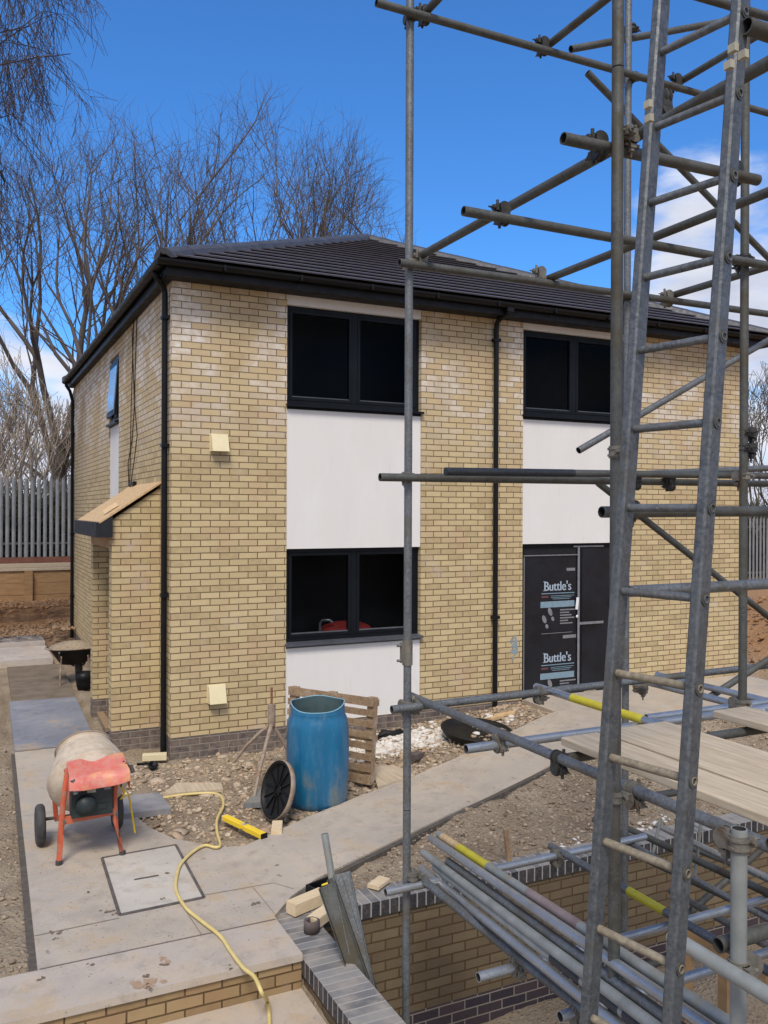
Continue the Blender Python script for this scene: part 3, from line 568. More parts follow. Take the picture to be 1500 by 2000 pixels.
for z0, full in ((1.60, True), (.60, False)):
    z0 += .11
    for q_ in (0, .004, .008):
        yp -= .0006; text("Buttle's", 5.165+q_, z0, .185, MT['print'], 0, sx=.86)
    yp = dy+.0085; b = MB()
    # slab serifs under and over the stems
    b.box((5.160, yp-.001, z0+.122), (5.200, yp, z0+.134)); b.box((5.160, yp-.001, z0-.002), (5.200, yp, z0+.010))
    b.box((5.13, yp-.001, z0-.045), (5.70, yp, z0-.033))
    for i, (dx, w_) in enumerate(((.16, .40), (.16, .36), (.19, .30))): b.box((5.13+dx, yp-.001, z0-.078-i*.022), (5.13+dx+w_, yp, z0-.071-i*.022))
    b.build('lettering', MT['print2'], door)
    MB().box((5.13, yp-.001, z0-.098), (5.25, yp, z0-.070)).build('lettering', MT['red'], door)
    b = MB(); b.box((5.115, yp-.001, z0-.235), (5.70, yp, z0-.150)); b.build('printed_band', MT['print2'], door)
    # two boot prints
    b = MB()
    def foot(cx, cz, an, s_=1.0):
        for (ox, oz, rx, rz) in ((0, .045, .030, .055), (0, -.055, .022, .030)):
            vs_ = []
            for i in range(18):
                t = 2*math.pi*i/18; x_ = ox+rx*math.cos(t); z_ = oz+rz*math.sin(t); x_, z_ = x_*s_, z_*s_
                vs_.append(V(cx+x_*math.cos(an)-z_*math.sin(an), yp-.0005, cz+x_*math.sin(an)+z_*math.cos(an)))
            b.add(vs_, [tuple(range(18))])
    foot(5.20, z0-.44, .42, 1.1); foot(5.30, z0-.34, .42, 1.1); b.build('boot_print', MT['tape'], door)
    b = MB()
    for i, w_ in enumerate((.28, .16, .20, .25, .14, .22)): b.box((5.45, yp-.001, z0-.285-i*.038), (5.45+w_, yp, z0-.267-i*.038))
    if full: b.box((5.13, yp-.001, z0-.60), (5.66, yp, z0-.593))
    b.build('lettering', MT['tape'], door)
MB().box((5.56, yp-.001, 1.98), (5.71, yp, 2.02)).build('sticker', MT['tape'], door); MB().box((5.50, yp-.001, 1.03), (5.73, yp, 1.075)).build('sticker', MT['tape'], door)
MB().beam(V(5.725, yt-.006, 1.43), V(5.745, yt-.006, 1.60), .045, .004, up=(0, -1, 0), bev=.001).build('tape_patch', MT['white'], door); MB().lathe([(.0, 0), (.022, 0), (.022, .004), (0, .004)], (5.735, yt-.004, 1.33), (0, -1, 0), 10).build('tape_patch', MT['white'], door)
b = MB(); b.lathe([(.060, -.008), (.068, 0), (.060, .008), (.052, 0), (.060, -.008)], (6.40, yt-.02, 1.50), (0, -1, 0), 20); b.build('pull_handle', MT['galv'], door)
# smudged spray mark on the pier
b = MB(); rr_ = random.Random(3)
for i in range(14):
    cx, cz = 4.66+rr_.gauss(0, .035), .95+rr_.gauss(0, .09); n_ = 8; b.add([V(cx+rr_.uniform(.01, .035)*math.cos(6.283*j/n_), -.0025-.0002*i, cz+rr_.uniform(.01, .05)*math.sin(6.283*j/n_)) for j in range(n_)], [tuple(range(n_))])
b.build('paint_mark', MT['bluepaint'], house)
# soffit, fascia, gutter
OV = .27; OX = .10; OR = .12
b = MB(); b.box((-OX, -OV, HS+.001), (HX+OV, 0, HS+.02)); b.box((-OX, 0, HS+.001), (0, HY+OR, HS+.02)); b.box((HX, 0, HS+.001), (HX+OV, HY+OR, HS+.02)); b.box((0, HY, HS+.001), (HX, HY+OR, HS+.02)); b.build('soffit', MT['soff'], house)
EV = 5.555
b = MB(); t_ = .022
b.box((-OX-t_, -OV-t_, HS-.01), (HX+OV+t_, -OV, EV-.03)); b.box((-OX-t_, -OV, HS-.01), (-OX, HY+OR, EV-.03)); b.box((HX+OV, -OV, HS-.01), (HX+OV+t_, HY+OR, EV-.03)); b.build('fascia', MT['black'], house)
gp = [(.060*math.cos(t), .060*math.sin(t)) for t in np.linspace(math.pi, 2*math.pi, 9)]+[(.052*math.cos(t), .052*math.sin(t)) for t in np.linspace(2*math.pi, math.pi, 9)]
gz_ = 5.525; go = OV+.022+.062; gox = OX+.022+.062
b = MB(); b.extr(gp, (-gox-.05, -go, gz_), (HX+go+.05, -go, gz_), side=(0, -1, 0)); b.extr(gp, (-gox, -go+.07, gz_), (-gox, HY+OR, gz_), side=(-1, 0, 0))
for xx in np.arange(.5, HX, .9): b.box((xx-.012, -go-.063, gz_-.064), (xx+.012, -OV-.02, gz_-.058)); b.box((xx-.012, -go-.066, gz_-.06), (xx+.012, -go-.0605, gz_+.004))
b.build('gutter', MT['black'], house)
# roof: stepped courses on four slopes
E = OV+.06; RY0 = HX/2; RY1 = HY-HX/2; pz = 7.72
EX = OX+.06; ER = OR+.05; corners = [V(-EX, -E, EV), V(HX+E, -E, EV), V(HX+E, HY+ER, EV), V(-EX, HY+ER, EV)]; apA = V(HX/2, RY0, pz); apB = V(HX/2, RY1, pz)
b = MB()
for (c0, c1, a0, a1) in ((corners[0], corners[1], apA, apA), (corners[1], corners[2], apA, apB), (corners[2], corners[3], apB, apB), (corners[3], corners[0], apB, apA)):
    nr = nrm(np.cross(c1-c0, (a0+a1)/2-c0)); nr = nr if nr[2] > 0 else -nr; K = 19
    for k in range(K):
        t0 = k/K; t1 = min(1, (k+1)/K); l0, r0_ = lerp(c0, a0, t0), lerp(c1, a1, t0); l1, r1_ = lerp(c0, a0, t1), lerp(c1, a1, t1)
        dn = nrm(l0-l1)*.035; dnr = nrm(r0_-r1_)*.035; hi = nr*.048; md = nr*.033; lo_ = nr*.016
        b.add([l0+dn+md, r0_+dnr+md, r0_+dnr+hi, l0+dn+hi, r1_+lo_, l1+lo_, r1_, l1], [(0, 1, 2, 3), (3, 2, 4, 5), (0, 7, 6, 1)]); b.add([l0, r0_, r1_, l1], [(0, 1, 2, 3)], 1)
b.add([c-V(0, 0, .002) for c in corners], [(0, 1, 2, 3)])
roof = b.build('roof', [MT['tile'], MT['soff']], house, fix=False)
b = MB()
for c_, a_ in ((corners[0], apA), (corners[1], apA), (corners[2], apB), (corners[3], apB), (apA, apB)):
    d_ = a_-c_; Ln = np.linalg.norm(d_); K = max(1, int(Ln/.42)); d_ = d_/Ln
    for i in range(K):
        p0 = c_+d_*(Ln*i/K)+V(0, 0, .015); p1 = c_+d_*(Ln*(i+1.06)/K)+V(0, 0, .015); s_ = nrm(np.cross(d_, V(0, 0, 1))); u_ = np.cross(s_, d_)
        pr = [(-.13, -.03), (-.10, .035), (-.05, .07), (0, .082), (.05, .07), (.10, .035), (.13, -.03), (.09, -.03), (0, .03), (-.09, -.03)]
        b.extr([(x*(1+.0*i), y+.004*(i % 2)) for x, y in pr], p0, p1, side=s_, up=u_)
b.build('ridge_tiles', MT['ridge'], roof)
# down pipes
def pipe(pts, r=.034, br=None, fx_=None):
    b = MB(); b.sweep(pts, r, 14); o = b.build('drainpipe', MT['black'], house)
    for (z, a0, a1) in br or []:
        MB().box(tuple(np.minimum(a0, a1)), tuple(np.maximum(a0, a1))).build('bracket', MT['black'], o)
    return o
px, py = -.048, .13
pipe([(-gox, -.02, 5.50), (-gox, -.02, 5.44), (-gox+.03, .01, 5.40), (-.11, .08, 5.375), (-.065, .12, 5.345), (px, py, 5.27), (px, py, 5.0), (px, py, 0.03)], br=[(z, (px-.04, py-.055, z-.02), (-.002, py+.045, z+.02)) for z in (5.0, 3.55, 1.85)])
px2 = 4.30
pipe([(px2, -go, 5.50), (px2, -go, 5.43), (px2, -go+.05, 5.395), (px2, -.12, 5.37), (px2, -.06, 5.33), (px2, -.045, 5.26), (px2, -.045, 5.0), (px2, -.045, .18)], br=[(z, (px2-.05, -.085, z-.02), (px2+.05, -.002, z+.02)) for z in (5.1, 3.3, 1.4)])
MB().box((px2-.05, -go-.03, 5.42), (px2+.05, -go+.05, 5.50)).build('gutter_outlet', MT['black'], house)
pipe([(-gox, HY-.25, 5.50), (-gox, HY-.2, 5.40), (-.10, HY-.1, 5.30), (-.045, HY-.08, 5.1), (-.045, HY-.08, .05)], br=[(z, (-.085, HY-.14, z-.02), (-.002, HY-.02, z+.02)) for z in (4.4, 2.3, 1.0)])
# vents
for xc, zc in ((.545, 3.585), (.525, .705)):
    w_ = .105; o = MB(); z0, z1 = zc-.095, zc+.095
    o.add([V(xc-w_, -.001, z0), V(xc+w_, -.001, z0), V(xc+w_, -.001, z1+.01), V(xc-w_, -.001, z1+.01), V(xc-w_+.008, -.115, z0), V(xc+w_-.008, -.115, z0), V(xc+w_-.008, -.045, z1), V(xc-w_+.008, -.045, z1)], [(4, 5, 6, 7), (0, 4, 7, 3), (1, 2, 6, 5), (3, 7, 6, 2)])
    v_ = o.build('vent_cowl', MT['vent'], house)
    MB().box((xc-w_-.004, -.006, z0-.006), (xc+w_+.004, -.0012, z1+.016)).build('flange', MT['vent'], v_)
    MB().box((xc-w_+.02, -.100, z0+.004), (xc+w_-.02, -.004, z0+.012)).build('grille', MT['black'], v_)
# porch
NW, FW = .585, 2.45
PX = -.55; zt0, zt1 = 2.62, 3.08
po = MB()
def wing(y0, y1, xl):
    s_ = (zt1-zt0)/.66; zl = zt1-(-xl)*s_
    po.add([V(xl, y0, -.3), V(-.001, y0, -.3), V(-.001, y0, zt1), V(xl, y0, zl), V(xl, y1, -.3), V(-.001, y1, -.3), V(-.001, y1, zt1), V(xl, y1, zl)], [(0, 1, 2, 3), (4, 5, 6, 7), (0, 3, 7, 4), (3, 2, 6, 7)])
wing(NW, NW+.215, PX); wing(FW, FW+.215, -.52)
porch = po.build('porch', MT['brick'], house)
b = MB(); hi_ = V(-.002, 0, zt1+.09); lo2 = V(-.70, 0, zt0-.03+.06)
b.add([V(0, .53, 3.13), V(-.70, .53, 2.655), V(-.70, 2.62, 2.655), V(0, 2.62, 3.13), V(0, .53, 3.155), V(-.70, .53, 2.68), V(-.70, 2.62, 2.68), V(0, 2.62, 3.155)], [(0, 1, 2, 3), (4, 5, 6, 7), (0, 1, 5, 4), (1, 2, 6, 5), (2, 3, 7, 6)])
b.build('roof_deck', MT['wood'], porch)
b = MB(); b.beam(V(-.60, .9, 2.79), V(-.45, .88, 2.89), .09, .05); b.build('batten', MT['block'], porch)
b = MB(); b.box((-.74, .515, 2.50), (-.702, 2.64, 2.672)); b.add([V(-.702, .52, 2.50), V(PX-.003, .52, 2.50), V(PX-.003, .52, 2.75), V(-.702, .52, 2.65), V(-.702, .57, 2.50), V(PX-.003, .57, 2.50), V(PX-.003, .57, 2.75), V(-.702, .57, 2.65)], [(0, 1, 2, 3), (4, 5, 6, 7), (0, 3, 7, 4), (0, 1, 5, 4), (1, 2, 6, 5)]); b.build('fascia', MT['fascia'], porch)
b = MB(); b.box((-.70, NW+.217, 2.505), (-.01, FW-.002, 2.525)); b.box((-.70, .575, 2.505), (PX-.003, NW+.215, 2.525)); b.build('soffit', MT['soff'], porch)
b = MB(); b.beam(V(-.50, NW+.215, 2.43), V(-.50, FW, 2.43), .09, .14); b.build('beam', MT['sleeper'], porch)
# loose cables on the side wall
b = MB()
for k_, pts in enumerate((((268, 608), (264, 720), (262, 800), (258, 860), (250, 905), (252, 958)), ((262, 612), (259, 700), (256, 800), (255, 880), (253, 958)), ((258, 640), (262, 780), (268, 850), (262, 900), (254, 957)))):
    b.sweep([XP(x, y, -.012-.012*k_) for x, y in pts], .006, 6)
b.build('cable', MT['black'], house)
MB().box((-.05, 2.15, 3.155), (-.004, 2.45, 3.20)).build('flashing', MT['black'], porch)

# ------------------------------------------------------------ brick pit walls
lw = empty('retaining_wall', (-.03, -7, -1.1), 'yellow brick retaining wall with blue brick on edge coping, running towards the viewer', 'brick wall')
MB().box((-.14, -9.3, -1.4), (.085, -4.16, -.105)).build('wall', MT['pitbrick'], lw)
def coping(name, a, c, z0, z1, par):
    b = MB(); b.box(a, c); o = b.build(name, MT['soldier'], par); run = 0 if (c[0]-a[0]) > (c[1]-a[1]) else 1
    at = o.data.attributes.new('run', 'FLOAT', 'POINT')
    for i, v_ in enumerate(o.data.vertices): at.data[i].value = v_.co[run]+20
    return o
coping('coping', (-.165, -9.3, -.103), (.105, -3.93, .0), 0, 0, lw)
bw = empty('retaining_wall', (3, -4, -1.1), 'brick wall at the back of the pit with dark brick on edge coping and blue brick lower courses', 'brick wall')
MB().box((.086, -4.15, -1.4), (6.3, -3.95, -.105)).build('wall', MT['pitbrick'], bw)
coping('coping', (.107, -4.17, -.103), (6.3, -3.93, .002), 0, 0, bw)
rw = empty('retaining_wall', (6.3, -7, -1.1), 'brick wall closing the far right end of the pit', 'brick wall')
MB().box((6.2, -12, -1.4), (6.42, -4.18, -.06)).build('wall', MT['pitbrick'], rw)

# ------------------------------------------------------------ scaffold
sc = empty('scaffold', (1.1, -6.2, -1.1), 'tube and coupler scaffold of grey steel standards, ledgers and braces over the pit', 'scaffold')
RT = .02415
def stube(name, p0, p1, mat='galv', r=RT, par=sc, bands=()):
    b = MB(); b.tube(p0, p1, r, 16, .0035, 0, imat=1); ms = [MT[mat], MT['inner']]
    p0 = np.asarray(p0); p1 = np.asarray(p1)
    for t0, t1, mm in bands:
        b.tube(lerp(p0, p1, t0), lerp(p0, p1, t1), r+.0012, 16, 0, len(ms)); ms.append(MT[mm])
    return b.build(name, ms, par)
def coupler(p, d1, d2, mat='clamp', drop=(0, 0, -1)):
    """double coupler: a band round each of two crossing tubes, with T-bolt and nut"""
    b = MB(); p = np.asarray(p, float); d1 = nrm(d1); d2 = nrm(d2); n_ = np.cross(d1, d2); n_ = nrm(n_) if np.linalg.norm(n_) > .1 else nrm(frame(d1)[0])
    if n_@(CAM-p) > 0: n_ = -n_
    for dd, o in ((d1, n_*.0), (d2, n_*.05)):
        c = p+o; b.tube(c-dd*.024, c+dd*.024, RT+.006, 14); b.tube(c-dd*.017, c-dd*.009, RT+.011, 14); b.tube(c+dd*.009, c+dd*.017, RT+.011, 14)
        q = np.cross(dd, n_); q = q if q@V(*drop) > 0 else -q
        b.beam(c+q*(RT+.002), c+q*(RT+.026), .030, .034, up=dd); b.tube(c+q*(RT+.010)-n_*.035, c+q*(RT+.010)+n_*.04, .0075, 8)
        b.tube(c+q*(RT+.020), c+q*(RT+.062), .0075, 8, r1=.004); b.tube(c+q*(RT+.024), c+q*(RT+.038), .015, 6)
    b.beam(p+n_*.005, p+n_*.045, .05, .05)
    return b.build('coupler', MT[mat], sc)
X, Y, Zd = V(1, 0, 0), V(0, 1, 0), V(0, 0, 1)
S1 = YP(797, 1000, -5.16)[:2]; S3 = YP(1223, 1000, -5.16)[:2]; S4 = YP(1452, 1000, -6.16)[:2]; S2 = YP(1203, 1000, -7.07)[:2]; S5 = P(1443, 1750, 2.62)[:2]
def std(xy, z0, z1, mat='galv', **k): return stube('standard', V(*xy, z0), V(*xy, z1), mat, **k)
std(S1, 1.02, 6.6, 'galv'); std(S1+V(-.0, .0), -1.1, 1.015, 'galv')
std(S3, -1.1, 6.6, 'galv'); std(S2, -1.1, 4.6, 'galvd'); std(S2+V(0, 0), 4.605, 6.2, 'galvd')
std(S4, 1.62, 6.6, 'galvd')
zS5 = YP(1443, 1618, S5[1])[2]; std(S5, -1.1, zS5, 'galvg')
# base plates
for s_ in (S1, S3, S2, S5): MB().box((s_[0]-.075, s_[1]-.075, -1.12), (s_[0]+.075, s_[1]+.075, -1.10)).build('base_plate', MT['clamp'], sc)
YB = -5.215
def xtube(p, q_, Yp, mat='galv', kind='ledger', bands=(), ext=0):
    a_ = YP(*p, Yp); c_ = YP(*q_, Yp)
    return stube(kind, a_, c_, mat, bands=bands), a_, c_
def ytube(p, Ys, Ye, mat='galv', kind='transom', bands=(), aim=None):
    a_ = YP(*p, Ys); c_ = V(a_[0], Ye, a_[2])
    if aim: c_ = YP(*aim, Ye)
    return stube(kind, a_, c_, mat, bands=bands), a_, c_
# upper levels, back plane
xtube((735, 5), (1620, 255), YB, 'galvd'); xtube((780, 513), (1620, 630), YB, 'galvd')
xtube((742, 932), (1620, 947), YB, 'galvd'); xtube((870, 921), (1620, 931), -5.30, 'galvd', bands=((.0, .28, 'blackpaint'),)); xtube((1235, 927), (1620, 909), -5.02, 'galv')
xtube((1115, 96), (1620, 5), -5.04, 'galvd', 'brace'); xtube((1147, 142), (1600, 605), -5.06, 'galvd', 'brace')
xtube((1130, 880), (1600, 607), -5.06, 'galv', 'brace'); xtube((1168, 943), (1600, 1282), -5.05, 'galvd', 'brace')
xtube((905, 412), (1600, 537), -6.215, 'galvd'); xtube((1100, 270), (1480, 352), -7.02, 'galvd')
xtube((1175, 1000), (1600, 998), -6.95, 'galvd'); xtube((1228, 1155), (1600, 1135), -7.0, 'galv'); xtube((1340, -14), (1600, 62), -6.2, 'galvd')
a_ = P(1457, 50, 2.5); stube('ledger', a_, a_+X*1.2, 'galvd')
# transoms running towards the viewer
ytube((812, 505), -5.10, -8.6, 'galvd'); ytube((1062, 548), -5.12, -8.2, 'galvd'); ytube((1303, 580), -5.12, -7.8, 'galvd')
ytube((822, 34), -5.10, -7.2, 'galvd'); ytube((1060, 97), -5.12, -7.4, 'galvd'); ytube((1318, 166), -5.12, -7.6, 'galvd')
# lift at platform level
_, l1a, l1b = xtube((765, 1386), (1600, 1288), YB, 'galv')
_, l2a, l2b = ytube((802, 1359), -5.04, -7.95, 'galv'); zt = l2a[2]
g3 = G(910, 1463, zt-.06); stube('ledger', g3, g3+X*3.1, 'galvb'); g4 = G(1088, 1484, zt-.01); stube('transom', g4, g4+X*2.4, 'galvd')
_, l5a, l5b = ytube((1047, 1341), -5.05, -6.32, 'galvb', bands=((.30, .80, 'ypaint'), (.93, 1.0, 'ypaint')))
ytube((1240, 1326), -4.9, -8.0, 'galvb'); ytube((1283, 1318), -4.75, -8.0, 'galvb')
g7 = G(1262, 1403, zt-.05); stube('transom', g7, g7+X*1.2, 'galvb')
stube('brace', YP(1385, 1362, -5.3), YP(1600, 1225, -5.3), 'galvd')
# lower lift in the pit
_, k1a, k1b = xtube((753, 1743), (1260, 1634), YB, 'galvb')
_, k2a, k2b = ytube((805, 1702), -5.06, -8.2, 'galv'); zk = k2a[2]
g_ = G(934, 1909, zk-.055); stube('transom', g_, g_+X*3.0, 'galvb'); g_2 = G(1094, 1986, zk-.03); stube('transom', g_2, g_2+X*3.0, 'galvb')
ytube((1075, 1652), -5.10, -7.2, 'galv', bands=((.36, .50, 'ypaint'),))
for (p_, q_, ya, yb_, mt_, r_) in (((1205, 1633), (1600, 1850), -5.0, -6.9, 'galv', .017), ((1228, 1619), (1600, 1790), -4.7, -6.6, 'galvd', RT), ((1285, 1612), (1600, 1765), -4.6, -6.6, 'galvb', RT)):
    stube('transom', YP(*p_, ya), YP(*q_, yb_), mt_, r_)
for (p_, ya, q_, yb_, mt_) in (((1245, 1560), -5.5, (1600, 1500), -5.5, 'galvd'), ((1338, 1790), -5.3, (1600, 1560), -5.3, 'galvd'), ((1310, 1740), -5.0, (1600, 1905), -6.8, 'galv'), ((1240, 1668), -4.85, (1600, 1836), -6.5, 'galvd'), ((1330, 1648), -4.8, (1600, 1752), -6.0, 'galv'), ((1205, 1905), -5.6, (1600, 1780), -5.6, 'galvd'), ((1160, 1600), -4.6, (1240, 1640), -5.0, 'galvd')):
    stube('brace', YP(*p_, ya), YP(*q_, yb_), mt_)
n5 = V(S5[0], S5[1], 0); zz = YP(1440, 1868, S5[1]+.05)[2]; stube('transom', V(S5[0]-.055, S5[1]+.22, zz+.01), V(S5[0]-.055, S5[1]-1.2, zz), 'galvg'); stube('ledger', V(S5[0]-.02, S5[1]+.06, zz+.045), V(S5[0]+2.0, S5[1]+.06, zz+.045), 'galvd')
z6 = YP(1470, 1640, S5[1])[2]; stube('ledger', V(S5[0]+.075, S5[1]-.055, z6), V(S5[0]+1.4, S5[1]-.055, z6), 'galv')
# vertical droppers seen through the deck
for (x_, y0_, y1_, Y_) in ((1282, 1600, 1665, -4.9), (1362, 1600, 1720, -5.2), (1165, 1560, 1640, -5.6)): stube('strut', YP(x_+8, y0_, Y_), YP(x_-6, y1_, Y_), 'galvg', .012)
# couplers
def cp(x, y, Yp, d1, d2, mat='clampd'): coupler(YP(x, y, Yp), d1, d2, mat)
for (x, y, Yp, d1, d2, mat) in ((805, 30, -5.19, Zd, X, 'clampd'), (830, 38, -5.16, X, Y, 'clampd'), (1062, 98, -5.2, X, Y, 'clampd'), (1322, 168, -5.2, X, Y, 'clampd'), (1238, 150, -5.19, Zd, X, 'clampd'), (1233, 55, -5.1, Zd, X, 'clampd'),
        (804, 515, -5.19, Zd, X, 'clamp'), (824, 517, -5.17, X, Y, 'clamp'), (1056, 546, -5.18, X, Y, 'clamp'), (1228, 578, -5.19, Zd, X, 'clampd'), (1305, 590, -5.19, X, Y, 'clamp'), (983, 428, -6.2, X, Y, 'clampd'), (1170, 298, -7.0, X, Y, 'clampd'), (1214, 262, -7.05, Zd, Y, 'clamp'), (1455, 505, -6.18, Zd, X, 'clampd'), (1435, 350, -6.9, X, Y, 'clampd'), (1297, 212, -6.9, Y, X, 'clampd'),
        (1455, 930, -6.16, Zd, X, 'clamp'), (1455, 875, -6.16, Zd, Y, 'clampd'), (1456, 845, -6.16, Zd, Y, 'clampd'), (1242, 948, -5.25, X, Y, 'clampd'), (1309, 950, -5.25, X, Y, 'clampd'), (800, 932, -5.19, Zd, X, 'clamp'), (1236, 992, -6.8, X, Zd, 'clampd'),
        (795, 1380, -5.19, Zd, X, 'galvcl'), (808, 1368, -5.14, X, Y, 'galvcl'), (1052, 1350, -5.2, X, Y, 'galvcl'), (1230, 1330, -5.19, Zd, X, 'galvcl'), (1245, 1345, -5.1, Zd, Y, 'galvcl'), (1448, 1375, -6.16, Zd, X, 'clamp'),
        (806, 1712, -5.19, Zd, X, 'clamp'), (1085, 1668, -5.2, X, Y, 'clamp')):
    cp(x, y, Yp, d1, d2, 'clamp' if mat == 'galvcl' else mat)
coupler(V(l2a[0], g3[1], zt-.02), Y, X, 'clamp'); coupler(V(l2a[0], g4[1], zt-.0), Y, X, 'clampd'); coupler(V(k2a[0], g_[1], zk-.02), Y, X, 'clamp'); coupler(V(k2a[0], g_2[1], zk-.02), Y, X, 'clamp')
coupler(V(S2[0], S2[1], YP(1200, 883, S2[1])[2]), Zd, Y, 'clamp'); coupler(V(S2[0], S2[1], zt+.0), Zd, X, 'clamp')
coupler(V(l2a[0], S2[1]+.05, zt), Y, X, 'clamp'); coupler(V(S5[0], S5[1], z6), Zd, X, 'clamp'); coupler(V(S5[0], S5[1], zz), Zd, Y, 'clamp')
# sleeve couplers
b = MB(); p_ = V(*S1, YP(790, 1275, -5.16)[2]); b.tube(p_-Zd*.075, p_+Zd*.075, RT+.007, 14); b.beam(p_+V(-.033, 0, -.06), p_+V(-.033, 0, .06), .022, .03, up=(0, 1, 0))
for dz in (-.045, .045): b.tube(p_+V(-.07, 0, dz), p_+V(.0, 0, dz), .008, 8)
b.build('sleeve_coupler', MT['clamp'], sc)
for y_ in (1862,):
    p_ = V(k2a[0], lerp(k2a, k2b, .0)[1], zk); 
p_ = V(l5b[0], l5b[1]+.14, l5b[2]); MB().tube(p_-Y*.07, p_+Y*.05, RT+.008, 14).build('sleeve_coupler', MT['galvb'], sc)

# ------------------------------------------------------------ ladder
la, lb = P(1149, 2000, 2.60), P(1292, 0, 2.76); ra, rb = P(1311, 2000, 2.38), P(1446, 0, 2.53)
lad = empty('ladder', (float(la[0]), float(la[1]), -1.1), 'long galvanised steel scaffold ladder leaning up the near side of the scaffold', 'ladder')
def ext(a, c, t): return a+(c-a)*t
acr = nrm((ra-la)*V(1, 1, 0))
for a_, c_ in ((la, lb), (ra, rb)):
    b = MB(); b.beam(ext(a_, c_, -.42), ext(a_, c_, 1.05), .032, .058, up=np.cross(acr, c_-a_), bev=.006)
    b.build('stile', MT['lad'], lad)
ly = [112, 265, 418, 568, 713, 868, 1022, 1183, 1340, 1500, 1658, 1820, 1985, 2150, 2310, 2480]
ryy = [30, 190, 352, 520, 690, 858, 1028, 1203, 1378, 1550, 1735, 1915]
for i, y_ in enumerate(ly):
    t = (2000-y_)/2000; pa_ = ext(la, lb, t)
    # matching point on the other stile at the same height
    s_ = (pa_[2]-ra[2])/(rb[2]-ra[2]); pb_ = ext(ra, rb, s_)
    b = MB(); b.tube(pa_-acr*.02, pb_+acr*.022, .0125, 12, .003, imat=0); o = b.build('rung', MT['galv' if i < 8 else 'muddy'], lad)
    b = MB(); b.tube(pb_+acr*.016, pb_+acr*.0195, .020, 14, .007, imat=0); b.build('rung_collar', MT['galvd'], o)
for (x_, y_, d_, side_) in ((1266, 205, 2.70, 0), (1268, 232, 2.70, 0), (1432, 95, 2.42, 1), (1452, 108, 2.44, 1), (1424, 128, 2.42, 1)):
    p_ = P(x_, y_, d_-.05); b = MB(); b.box((p_[0]-.008, p_[1]-.012, p_[2]-.010), (p_[0]+.008, p_[1]+.012, p_[2]+.012)); b.build('clip', MT['bare'], lad)

# ------------------------------------------------------------ scaffold boards
zb = zt+RT+.003
def board(name, xl, yf, yn, label, w=.225, z=zb, dz=0.0, rot=0.0, mat='board'):
    b = MB(); b.beam(V(xl+w/2, yf, z+.019+dz), V(xl+w/2+rot, yn, z+.019), w-.006, .038, bev=.004, up=(0, 0, 1)); o = b.build(name, MT[mat]); tag(o, label, 'scaffold board', 'timber boards laid on the scaffold')
    return o
c1 = G(1095, 1440, zb+.038)
labs = ['nearest pale scaffold board, its sawn front edge facing the brick pit', 'middle scaffold board of the three laid side by side', 'farthest of the three scaffold boards laid side by side']
for i in range(3): board('scaffold_board', c1[0]+i*.238, c1[1]+(.0, .01, .035)[i], -8.4, labs[i], dz=(0, .004, -.002)[i])
board('scaffold_board', c1[0]+3*.238, c1[1]-1.05, -8.4, 'short scaffold board set back from its neighbours at the right frame edge')
c2 = G(1392, 1388, zb+.038); board('scaffold_board', c2[0], c2[1], -7.6, 'separate scaffold board behind, beside the rubble gap in the deck', w=.26)

# ------------------------------------------------------------ stacked tubes lying over the pit
Dv = -.29*R-.143*U+1.0*F; Dv = -Dv
stack = [((841, 1637), 5.62, 'galvb', (), 'blue grey scaffold tube with the highest pointed end in the sloping stack', 3.6), ((857, 1630), 5.68, 'galvg', ((.02, .10, 'wood'), (.10, .22, 'ypaint'), (.36, .50, 'pink')), 'scaffold tube with yellow and pink paint bands, outermost of the stack', 3.6),
         ((876, 1683), 5.3, 'galv', (), 'scaffold tube with a mustard paint spot lying second from the painted one', 3.6), ((827, 1666), 5.62, 'galvg', (), 'dull scaffold tube whose far end sticks out in the middle of the stack', 3.6),
         ((850, 1694), 5.42, 'galvg', ((.50, .585, 'blackpaint'), (.60, .68, 'blackpaint'), (.69, .735, 'blackpaint')), 'scaffold tube with worn black paint marks along it', 3.05), ((824, 1696), 5.6, 'galvb', (), 'bright blue grey scaffold tube nearest the upright, lowest in the stack', 3.6)]
for (px_, d_, mt_, bands, lab, ln) in stack:
    p0 = P(*px_, d_); o = stube('scaffold_tube', p0, p0+Dv*ln, mt_, par=None, bands=bands); tag(o, lab, 'scaffold tube', 'loose tubes stacked over the pit')
p0 = P(1060, 1790, 4.75); o = None

# ------------------------------------------------------------ leaning metal lintels and post at the pit corner
zc = .003
b = MB()
p_top, p_bot = P(634, 1628, 5.75), P(704, 1860, 5.35)
o = stube('scaffold_tube', p_top, P(668, 1725, 5.60)+V(0, 0, -.35), 'galvg', par=None); tag(o, 'short grey tube leaning upright among metal sections at the pit corner', 'scaffold tube')
secs_ = [((655, 1712), (722, 1900), 'dark angle section leaning behind the others at the pit corner'), ((668, 1705), (716, 1892), 'middle folded steel section leaning at the pit corner'), ((640, 1728), (706, 1880), 'widest folded steel section leaning in front at the pit corner')]
for i, (t_, u_, lab) in enumerate(secs_):
    a_ = P(*t_, 5.62-i*.03); c_ = P(*u_, 5.40-i*.03)+V(.0, 0, -.12); b = MB(); w_ = (.10, .11, .11)[i]
    b.beam(a_, c_, w_, .004, up=-F); s_, u2, d2 = frame(c_-a_, -F)
    b.beam(a_+s_*w_/2+u2*.02, c_+s_*w_/2+u2*.02, .004, .04, up=-F); b.beam(a_-s_*w_/2+u2*.02, c_-s_*w_/2+u2*.02, .004, .04, up=-F)
    o = b.build('steel_section', MT['galvd' if i != 1 else 'galv']); tag(o, lab, 'steel section', 'folded steel sections leaning in the pit corner')
